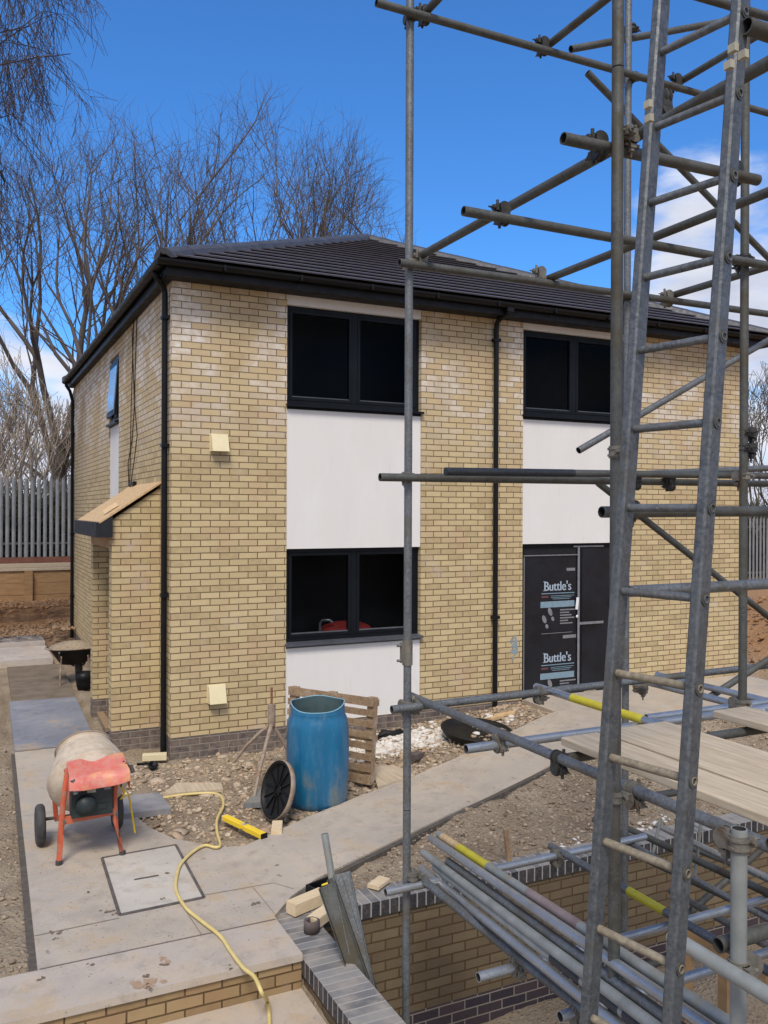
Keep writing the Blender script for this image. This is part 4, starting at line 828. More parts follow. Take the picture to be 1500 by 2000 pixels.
# tape reel / strap roll
tb = empty('plastic_bracket', GH(632, 1735, .05), 'black plastic bracket with yellow insert lying at the pit corner', 'bracket'); c_ = ORG[tb]
b = MB(); b.box((c_[0]-.10, c_[1]-.05, c_[2]-.05), (c_[0]+.06, c_[1]-.035, c_[2]+.04), rot=.3, piv=c_); b.box((c_[0]-.10, c_[1]+.05, c_[2]-.05), (c_[0]+.10, c_[1]+.065, c_[2]+.04), rot=.3, piv=c_); b.box((c_[0]-.115, c_[1]-.05, c_[2]-.05), (c_[0]-.1, c_[1]+.065, c_[2]+.04), rot=.3, piv=c_); b.box((c_[0]-.10, c_[1]-.034, c_[2]-.05), (c_[0]+.06, c_[1]+.049, c_[2]-.03), rot=.3, piv=c_)
b.build('body', MT['black'], tb); b = MB(); b.box((c_[0]+.0, c_[1]-.06, c_[2]-.02), (c_[0]+.05, c_[1]-.051, c_[2]+.03), rot=.3, piv=c_); b.box((c_[0]-.02, c_[1]-.03, c_[2]+.02), (c_[0]+.09, c_[1]+.0, c_[2]+.035), rot=.3, piv=c_); b.build('insert', MT['level'], tb)
# timber offcuts on the coping
def block(name, c, s_, rot, label, mat='block', cat='timber offcut', group=None, tilt=0):
    b = MB(); d_ = V(math.cos(rot), math.sin(rot), math.tan(tilt)); c = np.asarray(c, float); b.beam(c-nrm(d_)*s_[0]/2, c+nrm(d_)*s_[0]/2, s_[1], s_[2], bev=.003)
    o = b.build(name, MT[mat]); return tag(o, label, cat, group)
c_ = G(600, 1762, .05); block('timber_offcut', (c_[0], c_[1], .052), (.30, .10, .085), .35, 'thick softwood offcut at the corner of the wall coping', group='softwood offcuts on the coping')
c_ = G(612, 1772, .05)+V(.03, -.13, 0); block('timber_offcut', (c_[0], c_[1], .052), (.28, .09, .07), .55, 'thinner softwood offcut behind the clay ring on the coping', group='softwood offcuts on the coping', tilt=.06)
c_ = G(740, 1727, .02); block('timber_offcut', (c_[0], c_[1], .03), (.17, .10, .03), .6, 'pale wood wedge on the coping beside the scaffold upright')
b = MB(); c_ = G(609, 1820, 0); b.lathe([(.050, 0), (.054, .0), (.054, .075), (.05, .078), (.036, .078), (.034, .07), (.034, .004), (.05, .004)], (c_[0], c_[1], .002), n=28); tag(b.build('pipe_ring', MT['terra']), 'short dark clay pipe collar standing on the coping', 'pipe collar')
# stakes
for (x_, y0_, y1_, lab) in ((998, 1680, 1624, 'wooden peg standing in the earth behind the pit coping'),):
    p = G(x_, y1_+58, 0); b = MB(); b.beam(V(p[0], p[1], -.15), V(p[0]-.04, p[1]+.02, .26), .038, .03); tag(b.build('wooden_peg', MT['pallet']), lab, 'peg')
# timber trestle in the pit
tr = empty('timber_trestle', (3.0, -5.4, -1.1), 'rough softwood trestle frame standing in the pit below the deck', 'trestle')
t0, t1 = P(1330, 1812, 5.4), P(1500, 1918, 4.9)
b = MB(); b.beam(t0, t1, .05, .12); b.build('rail', MT['sleeper'], tr)
for t_ in (.05, .55):
    p = lerp(t0, t1, t_); b = MB(); b.beam(p-V(0, 0, .06), V(p[0], p[1], -1.1), .07, .07); b.build('leg', MT['sleeper'], tr)

# ------------------------------------------------------------ cement mixer
mo_ = (G(110, 1690, .03)+G(240, 1668, .03))/2; mo_ = V(mo_[0], mo_[1], .03)
mix = empty('cement_mixer', mo_, 'small orange cement mixer with cement caked drum and faded red cover', 'cement mixer')
def Q(x, y, z): return mo_+V(x, y, z)
fl, fr = Q(-.235, 0, 0), Q(.245, -.02, 0)
b = MB(); b.sweep([fl, fl+V(.03, .02, .45), fl+V(.07, .05, .73)], .022, 12); b.build('leg', MT['orange'], mix)
b = MB(); b.sweep([fr, fr+V(-.05, .03, .28), fr+V(-.055, .05, .50), fr+V(-.03, .05, .71)], .022, 12); b.build('leg', MT['orange'], mix)
for p in (fl, fr): MB().tube(p, p+V(.002, .0, .035), .026, 12).build('foot', MT['rubber'], mix)
b = MB(); b.beam(fl+V(.02, .02, .33), fr+V(-.05, .03, .36), .035, .05); b.beam(fl+V(.03, .06, .35), Q(-.2, .60, .16), .03, .04); b.beam(fr+V(-.05, .06, .35), Q(.2, .60, .16), .03, .04); b.beam(Q(-.2, .3, .25), Q(.2, .3, .25), .03, .04); b.sweep([Q(-.2, .62, .16), Q(-.22, .62, .45), Q(-.20, .5, .66), Q(-.15, .06, .69)], .02, 10); b.sweep([Q(.2, .62, .16), Q(.24, .62, .45), Q(.26, .5, .66), Q(.23, .06, .69)], .02, 10); b.build('frame', MT['orange'], mix)
b = MB(); b.tube(Q(-.36, .62, .165), Q(.34, .62, .165), .014, 10); b.build('axle', MT['galvd'], mix)
for sx in (-.335, .30):
    c_ = Q(sx, .62 if sx > 0 else .50, .165); b = MB(); b.lathe([(.05, -.02), (.10, -.03), (.145, -.036), (.165, -.02), (.168, 0), (.165, .02), (.145, .036), (.10, .03), (.05, .02), (.05, -.02)], c_, X, 28); w_ = b.build('wheel', MT['rubber'], mix)
    b = MB(); b.lathe([(0, -.026), (.03, -.03), (.085, -.018), (.085, .018), (.03, .03), (0, .026)], c_, X, 20); b.build('hub', MT['galvd'], w_)
dax = nrm(V(-.04, .80, .60)); dc = Q(.045, .22, .42)
b = MB(); prof = [(0, -.02), (.12, -.015), (.20, .02), (.275, .09), (.315, .18), (.318, .23), (.322, .235), (.322, .255), (.316, .26), (.30, .34), (.262, .45), (.225, .54), (.205, .585), (.222, .59), (.222, .607), (.198, .612), (.185, .58), (.26, .36), (.28, .2), (.1, .05), (0, .05)]
prof = [(q_[0]*1.04, q_[1]*.84) for q_ in prof]; b.lathe(prof, dc, dax, 40, wob=lambda t, h: .006*math.sin(5*t+h*9)); dr = b.build('drum', MT['drum'], mix)
b = MB(); b.lathe([(.229, .496), (.240, .498), (.240, .510), (.229, .512)], dc, dax, 40); b.build('mouth_rim', MT['rusty'], dr)
for sx in (-1, 1):
    for k_, z_ in enumerate((.33, .35)): MB().tube(Q(sx*.20, -.012, z_), Q(sx*.20, -.03, z_), .009, 6).build('bolt', MT['galv'], mix)
# motor under a cover
b = MB(); b.box(Q(-.145, -.04, .36), Q(.165, .12, .68)); b.lathe([(0, 0), (.07, 0), (.075, .01), (.075, .07), (0, .075)], Q(-.04, -.03, .46), (0, -1, 0), 20); b.box(Q(-.12, -.05, .41), Q(.12, -.041, .45)); mot = b.build('motor', MT['motor'], mix)
MB().box(Q(-.03, -.056, .55), Q(.035, -.0415, .63)).build('label_plate', MT['bare'], mot); MB().box(Q(.10, -.058, .56), Q(.15, -.0415, .60)).build('switch', MT['tape'], mot)
b = MB(); cvv = []
nu, nv = 13, 9
for i in range(nu):
    for j in range(nv):
        u_, v_ = i/(nu-1), j/(nv-1); x_ = lerp(-.165, .275, u_)
        if v_ < .8: y_ = lerp(.16, -.13, v_/.8); z_ = lerp(.765, .715, v_/.8)+.012*math.sin(u_*9+v_*4)-.02*math.sin(math.pi*u_)*(v_)
        else: y_ = -.13-.02*(v_-.8)/.2; z_ = .715-.085*(v_-.8)/.2-.02*math.sin(math.pi*u_)
        cvv.append(Q(x_+.02*v_*(u_-.5), y_-.012*math.sin(u_*math.pi*3), z_+.02*(u_-.5)))
fs_ = [(i*nv+j, (i+1)*nv+j, (i+1)*nv+j+1, i*nv+j+1) for i in range(nu-1) for j in range(nv-1)]; b.add(cvv, fs_, 0, True)
lo3 = [p-V(0, 0, .006) for p in cvv]; b.add(lo3, [f[::-1] for f in fs_], 0, True)
for sx, i in ((0, 0), (1, nu-1)):
    b.add([cvv[i*nv], cvv[i*nv+nv-2], cvv[i*nv+nv-1], cvv[i*nv+nv-1]-V(0, -.03, .10), cvv[i*nv]-V(0, 0, .12)], [(0, 1, 2, 3, 4)])
b.build('motor_cover', MT['cover'], mix, fix=False)
b = MB(); b.tube(Q(-.15, -.12, .69), Q(-.125, -.13, .58), .022, 12); b.build('grip', MT['galv'], mix)
b = MB(); b.sweep([Q(.27, .0, .73), Q(.31, -.02, .71), Q(.33, -.03, .66)], .016, 10); b.sweep([Q(.26, .02, .75), Q(.245, -.01, .64), Q(.235, .0, .55)], .008, 8); b.build('tilt_handle', MT['rubber'], mix)
b = MB(); b.sweep([Q(.20, -.02, .60), Q(.27, .02, .50), Q(.25, .10, .42), Q(.34, .25, .40), Q(.40, .3, .05)], .008, 8); b.build('power_lead', MT['level'], mix)

# ------------------------------------------------------------ blue barrel, lid
bc_ = GH(620, 1566, 0.0); bz = float(gz(bc_[0], bc_[1])); bc_ = V(bc_[0], bc_[1], bz-.01)
bar = empty('barrel', bc_, 'tall open blue plastic barrel streaked with dried mud', 'barrel')
prof = [(0, .0), (.24, .0), (.275, .02), (.285, .07), (.29, .12), (.295, .35), (.30, .5), (.297, .70), (.292, .78), (.278, .84), (.262, .87), (.262, .90)]
b = MB(); b.lathe(prof, bc_, n=48, wob=lambda t, h: .012*math.sin(2*t+1)+.004*math.sin(7*t+h*5))
def rimz(t): return .90+.045*math.sin(t+.6)*-1+.02*math.sin(3*t)
n_ = 48; vs_ = []
for i in range(n_):
    t = 2*math.pi*i/n_; a_, b__, d_ = frame((0, 0, 1)); wv = 1+.012*math.sin(2*t+1)+.004*math.sin(7*t+.9*5)
    dr_ = math.cos(t)*a_+math.sin(t)*b__; toward = dr_@(-F); zz_ = .985-.03*max(0, toward)-.03*max(0, toward)**2+.006*math.sin(4*t)
    vs_ += [bc_+dr_*.262*wv+V(0, 0, .90), bc_+dr_*.255*wv+V(0, 0, zz_)]
b.add(vs_, [(2*i, 2*((i+1) % n_), 2*((i+1) % n_)+1, 2*i+1) for i in range(n_)], 0, True)
b.build('body', MT['barrel'], bar)
b = MB(); pts = [vs_[2*i+1] for i in range(n_)]+[vs_[1]]; b.sweep(pts, .0055, 6, cap=False); b.build('cut_rim', MT['rim'], bar)
b = MB(); vi = []
for i in range(n_): vi += [lerp(V(bc_[0], bc_[1], vs_[2*i+1][2]), vs_[2*i+1], .975), lerp(V(bc_[0], bc_[1], bz+.12), V(vs_[2*i][0], vs_[2*i][1], bz+.12), 1.03)]
b.add(vi, [(2*i, 2*i+1, 2*((i+1) % n_)+1, 2*((i+1) % n_)) for i in range(n_)], 0, True); b.add([vi[2*i+1] for i in range(n_)], [tuple(range(n_))]); b.build('inside', MT['barin'], bar)
lc = P(543, 1543, 7.93); ln_ = nrm(-F*.55-R*.80+V(0, 0, .30))
lid = empty('round_lid', (lc[0], lc[1], gz(lc[0], lc[1])), 'round black lid leaning on edge against the blue barrel', 'lid')
b = MB(); b.lathe([(0, -.012), (.22, -.012), (.252, -.02), (.26, .0), (.26, .02), (.248, .03), (.236, .022), (.232, .0), (.20, -.004), (0, -.004)], lc, ln_, 40); b.build('disc', MT['lid'], lid)
b = MB()
for i in range(12):
    a_, c2_, d_ = frame(ln_); t = 2*math.pi*i/12; dr_ = math.cos(t)*a_+math.sin(t)*c2_; b.beam(lc+dr_*.04+ln_*.004, lc+dr_*.228+ln_*.004, .006, .016, up=ln_)
b.lathe([(.05, -.004), (.06, .012), (.05, .012)], lc, ln_, 20); b.build('ribs', MT['black'], lid)
b = MB(); b.lathe([(.262, -.02), (.2655, -.02), (.2655, .028), (.262, .028)], lc, ln_, 40); b.build('muddy_edge', MT['rusty'], lid)
# ------------------------------------------------------------ pallet standing against the render
pa = G(572, 1512, .02); pb = G(736, 1540, .0); pdir = nrm((pb-pa)*V(1, 1, 0)); 
pb = YP(730, 1534, -1.50); pa = pb-nrm(V(.42, -.62, 0))*0
p0 = V(1.06, -.92, .0); p1 = V(1.72, -1.53, -.0)
p1 = GH(722, 1540, 0.0); p0 = GH(556, 1506, 0.0)
pal = empty('pallet', (lerp(p0, p1, .5)[0], lerp(p0, p1, .5)[1], .0), 'slatted brown wooden pallet stood on edge behind the blue barrel', 'pallet')
pd_ = nrm((p1-p0)*V(1, 1, 0)); wd = float(np.linalg.norm((p1-p0)[:2])); nn = V(-pd_[1], pd_[0], 0); nn = nn if nn@V(0, 1, 0) > 0 else -nn; lean = nn*.07; HT = .88
def pq(s_, h, t): return V(p0[0], p0[1], .02)+pd_*s_+V(0, 0, h)+lean*h/HT+nn*t
for i in range(8):
    h = .06+i*(HT-.1)/7; b = MB(); b.beam(pq(0, h, 0), pq(wd, h, 0), .018, .066 if i not in (0, 7) else .09, up=(0, 0, 1)); b.build('slat', MT['pallet'], pal)
for s_ in (.045, wd/2, wd-.045):
    b = MB(); b.beam(pq(s_, 0, .055), pq(s_, HT, .055), .075, .08, up=pd_); b.build('bearer', MT['pallet'], pal)
for h in (.07, .45, .82):
    b = MB(); b.beam(pq(0, h, .105), pq(wd, h, .105), .018, .07); b.build('slat', MT['pallet'], pal)
# plank lying beside pallet
c_ = GH(765, 1518, .03); b = MB(); g0 = [GH(*q) for q in ((738, 1540), (812, 1517), (770, 1497), (724, 1500))]; b.prism([(p[0], p[1]) for p in g0], .02, .05); tag(b.build('plywood_sheet', MT['board']), 'pale plywood offcut lying on the earth beside the pallet', 'plywood sheet')
# concrete splashed tripod post
tp_ = GH(530, 1500, 0); tr2 = empty('tripod_stand', tp_, 'rusty three legged steel stand splashed with concrete beside the barrel', 'tripod'); hub = tp_+V(0, .0, .58)
for (x_, y_) in ((452, 1495), (492, 1578), (572, 1494)):
    f_ = GH(x_, y_, 0); b = MB(); b.sweep([hub+V(0, 0, .06), hub-V(0, 0, .10), lerp(hub, f_, .25)-V(0, 0, .04), lerp(hub, f_, .62)+V(0, 0, .01), f_], [.022, .022, .020, .018, .014], 10); b.build('leg', MT['rusty'], tr2)
MB().tube(hub-V(0, 0, .12), hub+V(0, 0, .12), .042, 14).build('collar', MT['rusty'], tr2); MB().tube(hub+V(0, 0, .1), hub+V(0, 0, .30), .013, 10).build('screw_rod', MT['rust'], tr2)
# spirit level
a_, c_ = GH(440, 1597, .06), GH(515, 1633, .05); lv = empty('spirit_level', lerp(a_, c_, .5), 'yellow spirit level lying on the rubble near the hose', 'spirit level')
b = MB(); b.beam(a_, lerp(a_, c_, .46), .06, .045, bev=.004); b.beam(lerp(a_, c_, .54), c_, .06, .045, bev=.004); b.beam(lerp(a_, c_, .46), lerp(a_, c_, .54), .045, .03); b.build('body', MT['level'], lv)
MB().beam(a_-nrm(c_-a_)*.012, a_, .062, .047).build('end_cap', MT['block'], lv); MB().beam(c_, c_+nrm(c_-a_)*.012, .062, .047).build('end_cap', MT['black'], lv); MB().tube(lerp(a_, c_, .48)+V(0, 0, .02), lerp(a_, c_, .52)+V(0, 0, .02), .012, 10).build('vial', MT['print'], lv)
block('brick_offcut', GH(541, 1617, .05), (.20, .09, .06), 1.2, 'pale sawn block on the earth below the black lid', mat='block')
# yellow hose
hp = [(244, 1548), (260, 1560), (305, 1560), (360, 1552), (412, 1549), (432, 1556), (436, 1575), (424, 1600), (424, 1625), (430, 1650), (420, 1655), (400, 1651), (375, 1665), (352, 1690), (344, 1720), (346, 1745), (365, 1775), (395, 1800), (430, 1828), (452, 1860), (475, 1890), (497, 1908), (512, 1930)]
pts = [GH(x, y, .05) for x, y in hp]
low_ = [G(522, 1955, -.17), G(526, 1985, -.175), G(527, 2040, -.175)]
pts = pts[:-1]+[V(pts[-1][0], pts[-1][1], .02)]+low_
cps = [pts[0]]+pts+[pts[-1]]; sm = []
for i in range(1, len(cps)-2):
    for t in np.linspace(0, 1, 6)[:-1]:
        a0, a1, a2, a3 = cps[i-1:i+3]; sm.append(.5*((2*a1)+(-a0+a2)*t+(2*a0-5*a1+4*a2-a3)*t*t+(-a0+3*a1-3*a2+a3)*t**3))
b = MB(); b.sweep(sm, .0125, 10); tag(b.build('hose', MT['hose']), 'long yellow hose winding across the terrace and down the step', 'hose')
# slate slab, boards in rubble
g0 = [GH(*q) for q in ((238, 1600), (335, 1588), (312, 1557), (236, 1562))]; b = MB(); b.prism([(p[0], p[1]) for p in g0], .02, .075); tag(b.build('stone_slab', MT['slate']), 'loose dark grey slab lying beside the mixer wheel', 'slab')
g0 = [GH(*q) for q in ((318, 1556), (436, 1547), (432, 1534), (345, 1534))]; b = MB(); b.prism([(p[0], p[1]) for p in g0], .03, .06); tag(b.build('plywood_sheet', MT['board']), 'narrow pale board lying in the rubble behind the hose', 'plywood sheet')
g0 = [GH(*q) for q in ((476, 1577), (513, 1575), (516, 1545), (508, 1545))]; b = MB(); b.prism([(p[0], p[1]) for p in g0], .02, .07); tag(b.build('stone_slab', MT['galvb']), 'triangular grey offcut beside the black lid', 'slab')
block('timber_offcut', GH(302, 1478, .07), (.26, .09, .07), -.25, 'muddy wood block at the foot of the corner drainpipe', mat='vent', group=None)
b = MB(); c_ = GH(298, 1497, .03); b.lathe([(.0, 0), (.05, 0), (.055, .03), (.04, .03), (.035, .01), (0, .01)], c_, nrm(V(.1, -.5, .8)), 18); b.beam(c_+V(-.16, .05, .03), c_+V(0, .02, .03), .03, .02); tag(b.build('pipe_fitting', MT['black']), 'small black pipe fitting below the muddy wood block', 'pipe fitting')
block('brick', GH(812, 1476, .05), (.16, .10, .065), .4, 'dark blue brick lying alone on the earth by the scaffold upright', mat='terra', cat='brick')
b = MB(); c_ = GH(930, 1436, .02); b.lathe([(0, .02), (.30, .02), (.36, .03), (.40, .075), (.415, .08), (.415, .065), (.37, .0), (0, 0)], c_, nrm(V(0, -.12, 1)), 30, wob=lambda t, h: .05*math.sin(2*t)); tag(b.build('tray', MT['lid']), 'shallow black mortar tray lying by the house plinth', 'tray')
for i, (x_, y_, r_) in enumerate(((968, 1402, .3), (985, 1395, -.5))): block('timber_offcut', GH(x_, y_, .05), (.26, .07, .04), r_, ('orange wood scrap lying flat by the black tray', 'orange wood scrap tilted against its neighbour near the drainpipe')[i], mat='wood', group='orange wood scraps by the tray', tilt=.2*i)
b = MB(); c_ = GH(758, 1440, .04); b.sweep([c_+V(-.18, 0, .0), c_+V(-.05, .03, .05), c_+V(.06, 0, .03), c_+V(.18, .04, .05), c_+V(.26, .0, .0)], [.03, .05, .045, .035, .01], 8); tag(b.build('plastic_wrap', MT['lid']), 'crumpled dark plastic on the white lumps by the plinth', 'plastic sheet')
# wheelbarrow by the side wall
wl = GH(142, 1330, 0.02); wb = empty('wheelbarrow', wl, 'muddy wheelbarrow heaped with earth beside the side wall', 'wheelbarrow')
b = MB(); c_ = wl+V(0, 0, .55); b.lathe([(.0, -.26), (.17, -.26), (.30, -.05), (.36, .0), (.375, .0), (.375, .012), (.35, .012), (0, -.01)], c_, n=26, wob=lambda t, h: .12*math.cos(2*t)); b.build('tray', MT['lid'], wb)
b = MB(); b.lathe([(.34, .005), (.26, .05), (.12, .10), (0, .11)], c_, n=22, wob=lambda t, h: .12*math.cos(2*t)+.05*math.sin(5*t)); b.build('earth_load', MT['dirt'], wb)
b = MB(); b.lathe([(.36, .0), (.385, .0), (.385, .02), (.36, .02)], c_, n=26, wob=lambda t, h: .12*math.cos(2*t)); b.build('rim', MT['rusty'], wb)
b = MB(); b.lathe([(.05, -.04), (.15, -.045), (.19, 0), (.15, .045), (.05, .04), (.05, -.04)], wl+V(.12, .25, .19), X, 24); b.build('wheel', MT['rubber'], wb)
for sx in (-.2, .2):
    b = MB(); b.sweep([wl+V(sx, -.25, .45), wl+V(sx*1.1, -.30, .2), wl+V(sx*1.1, -.28, .0)], .015, 8); b.build('leg', MT['rusty'], wb)
b = MB(); b.sweep([wl+V(-.26, -.55, .56), wl+V(-.22, -.2, .40), wl+V(.05, .3, .2)], .015, 8); b.sweep([wl+V(.26, -.55, .56), wl+V(.22, -.2, .40), wl+V(.2, .3, .2)], .015, 8); b.build('handle', MT['galvd'], wb)
cb_ = GH(165, 1345, .0); b = MB(); b.lathe([(0, 0), (.11, 0), (.12, .06), (.125, .07), (.125, .08), (.13, .14), (.135, .15), (.14, .26), (.13, .26), (.11, .02), (0, .02)], cb_, n=24); tag(b.build('bucket', MT['black']), 'ribbed black bucket beneath the wheelbarrow', 'bucket')
b = MB(); b.beam(GH(188, 1380, .05), GH(213, 1425, .05), .09, .05); tag(b.build('plank', MT['pallet']), 'dark weathered plank lying along the porch foot', 'plank')
# yellow edge board at the far left
b = MB(); b.beam(V(-2.075, -4.2, .03), V(-2.075, -6.6, .03), .04, .12); tag(b.build('edge_board', MT['vent']), 'yellowish timber edge board at the lower left frame edge', 'board')

# ------------------------------------------------------------ rubble
def stones(name, n, area, smin, smax, mat, label, flat=.6, keep=None, zoff=.0):
    ico = []; g = (1+5**.5)/2
    base = np.array([(-1, g, 0), (1, g, 0), (-1, -g, 0), (1, -g, 0), (0, -1, g), (0, 1, g), (0, -1, -g), (0, 1, -g), (g, 0, -1), (g, 0, 1), (-g, 0, -1), (-g, 0, 1)], float)/2
    fc = np.array([(0, 11, 5), (0, 5, 1), (0, 1, 7), (0, 7, 10), (0, 10, 11), (1, 5, 9), (5, 11, 4), (11, 10, 2), (10, 7, 6), (7, 1, 8), (3, 9, 4), (3, 4, 2), (3, 2, 6), (3, 6, 8), (3, 8, 9), (4, 9, 5), (2, 4, 11), (6, 2, 10), (8, 6, 7), (9, 8, 1)])
    V_, F_ = [], []; k_ = 0; tries = 0
    while k_ < n and tries < n*12:
        tries += 1; x, y = area(rng)
        if keep is not None and not keep(x, y): continue
        s_ = smin+(smax-smin)*rng.random()**2.6; sc_ = s_*np.array([1, .55+.45*rng.random(), flat*(.5+.5*rng.random())]); v = base*(1+.5*(rng.random((12, 1))-.5))*sc_
        an = rng.random(3)*6.28*np.array([.12, .12, 1]); cz, sz = math.cos(an[2]), math.sin(an[2]); cxx, sxx = math.cos(an[0]), math.sin(an[0])
        v = v@np.array([[1, 0, 0], [0, cxx, sxx], [0, -sxx, cxx]])@np.array([[cz, sz, 0], [-sz, cz, 0], [0, 0, 1]])
        V_.append(v+np.array([x, y, gz(x, y)+sc_[2]*.25+zoff])); F_.append(fc+12*k_); k_ += 1
    o = raw(name, np.concatenate(V_), np.concatenate(F_), mat); return tag(o, label, kind='stuff')
allpath = [terr, ramp_poly, doorpad, [(-1.7, -4.2), (-1.55, 4), (-.58, 4), (-.6, -1.7)]]
def offpath(x, y):
    a_, b_ = np.array([x]), np.array([y])
    return not any(inpoly(a_, b_, p)[0] for p in allpath) and not (0 < y and x > 0) and not (x > -.2 and y < -3.92)
stones('rubble', 4200, lambda r: (-.75+r.random()*2.6+r.normal()*.25, -2.7+r.random()*2.7),   .004, .042, MT['stone'], 'broken brick and stone rubble in front of the corner of the house', keep=lambda x, y: offpath(x, y) and vn(np.array(x*1.6+5), np.array(y*1.6)) > .28, zoff=-.006)
stones('rubble', 170, lambda r: (-.7+r.random()*3.4+r.normal()*.2, -2.5+r.random()*2.4), .03, .11, MT['stone'], 'flat broken stone chips in front of the house', keep=lambda x, y: offpath(x, y), flat=.28)
stones('grit', 900, lambda r: (lambda t, k: (float(lerp(lowE[2], upE[2], t)[0]*(1-k)+lerp(lowE[-2], upE[-2], t)[0]*k), float(lerp(lowE[2], upE[2], t)[1]*(1-k)+lerp(lowE[-2], upE[-2], t)[1]*k)))(1-r.random()**3*.5 if r.random() < .6 else r.random()**3*.3, r.random()), .002, .009, MT['stone'], 'loose grit spilled on the edges of the path', zoff=.062)
stones('earth_clods', 1500, lambda r: (9.4+r.random()*7, -4+r.random()*9), .02, .10, MT['dirt'], 'loose orange earth beyond the right end of the house')
stones('grit', 1200, lambda r: (-1.6+1.4*r.random(), -4.6+r.random()*2.6), .002, .007, MT['clod'], 'loose grit on the terrace', zoff=.060)
stones('rubble', 3000, lambda r: (1.4+r.random()*4.3, -2.2+r.random()*2.2), .008, .05, MT['stone'], 'scattered stones along the foot of the front wall', keep=offpath)
stones('earth_clods', 15000, lambda r: (.2+r.random()*7.5, -3.92+r.random()*3.3), .004, .030, MT['clod'], 'churned earth clods between the path and the pit', keep=lambda x, y: offpath(x, y) and vn(np.array(x*1.1), np.array(y*1.1)) > .12, zoff=-.003)
stones('earth_clods', 5000, lambda r: (-3.2+r.random()*1.55, -4.1+r.random()*10), .004, .028, MT['clod'], 'crumbly earth strip left of the path', keep=offpath)
stones('white_lumps', 3200, lambda r: (2.3+r.normal()*.75, -.55+r.normal()*.17), .006, .060, MT['plaster'], 'spilled white plaster lumps along the plinth', keep=lambda x, y: offpath(x, y) and 1.3 < x < 4.2)
stones('white_lumps', 90, lambda r: (2.5+r.random()*1.6, -3.9+r.random()*.14), .01, .04, MT['plaster'], 'white crumbs of mortar behind the pit coping', keep=offpath)
stones('earth_clods', 5000, lambda r: (-4+r.random()*5.2, 8.9+r.random()*3.2), .015, .075, MT['dirt'], 'loose orange earth heap in front of the sleeper wall')

# ------------------------------------------------------------ boundary: palisade fences, sleeper walls
def palisade(x0, x1, y, z0, label, vertical=False, h=2.1):
    f_ = empty('palisade_fence', ((x0+x1)/2, y, z0), label, 'fence'); b = MB(); k_ = int((x1-x0)/.15)
    for i in range(k_):
        xx = x0+i*.15
        pr = [(-.044, 0), (-.012, -.018), (.012, -.018), (.044, 0), (.012, -.012), (-.012, -.012)]
        pts = [V(xx+a, y+c, z0) for a, c in pr]+[V(xx+a, y+c, z0+h-.1) for a, c in pr]; n_ = 6
        b.add(pts, [(j, (j+1) % n_, (j+1) % n_+n_, j+n_) for j in range(n_)])
        for s_ in (-1, 0, 1): b.add([V(xx+s_*.021-.011, y-.013, z0+h-.1), V(xx+s_*.021+.011, y-.013, z0+h-.1), V(xx+s_*.035, y-.013-(.0 if s_ else .03), z0+h+.02-abs(s_)*.03)], [(0, 1, 2)])
    b.build('pales', MT['pal'], f_, fix=False)
    for zz_ in (z0+.35, z0+h-.35): MB().box((x0-.1, y+.004, zz_-.025), (x1, y+.05, zz_+.025)).build('rail', MT['galvd'], f_)
    for xx in np.arange(x0+.6, x1, 2.75): MB().box((xx-.05, y+.055, z0-.3), (xx+.05, y+.155, z0+h-.15)).build('post', MT['pal'], f_)
    return f_
palisade(-9.5, 3.0, 14.3, 1.585, 'grey steel palisade fence on the raised bank behind the left side of the house')
palisade(12.5, 24.0, 9.0, .62, 'weathered palisade fence beyond the right end of the house')
b = MB(); b.box((-9.5, 14.22, 1.30), (3, 14.28, 1.58)); tag(b.build('gravel_board', MT['gravelb']), 'red brown board along the foot of the left palisade fence', 'board')
sl_ = empty('sleeper_wall', (-3, 12.6, .4), 'low retaining wall of orange softwood sleepers and posts below the left fence', 'retaining wall')
for i in range(4): MB().box((-9.5, 12.66, .18+i*.29), (3.0, 12.74, .46+i*.29)).build('plank', MT['sleeper'], sl_)
for xx in np.arange(-8.2, 3, 1.25): MB().box((xx-.09, 12.54, .2), (xx+.09, 12.655, 1.33)).build('post', MT['sleeper'], sl_)
MB().box((-9.5, 12.62, 1.34), (3, 12.82, 1.395)).build('top_rail', MT['board'], sl_)
b = MB(); b.box((-2.6, 13.2, 1.38), (3, 13.35, 1.475)); tag(b.build('timber_beam', MT['board']), 'long pale timber lying on the bank behind the sleeper wall', 'timber')
sr = empty('sleeper_wall', (15, 6.8, .4), 'sleeper wall holding the orange bank beyond the right end of the house', 'retaining wall')
for i in range(2): MB().box((11.5, 7.4, .30+i*.25), (24, 7.5, .54+i*.25)).build('plank', MT['sleeper'], sr)
for xx in np.arange(11.8, 24, 1.6): MB().box((xx-.08, 7.28, .1), (xx+.08, 7.395, .86)).build('post', MT['sleeper'], sr)

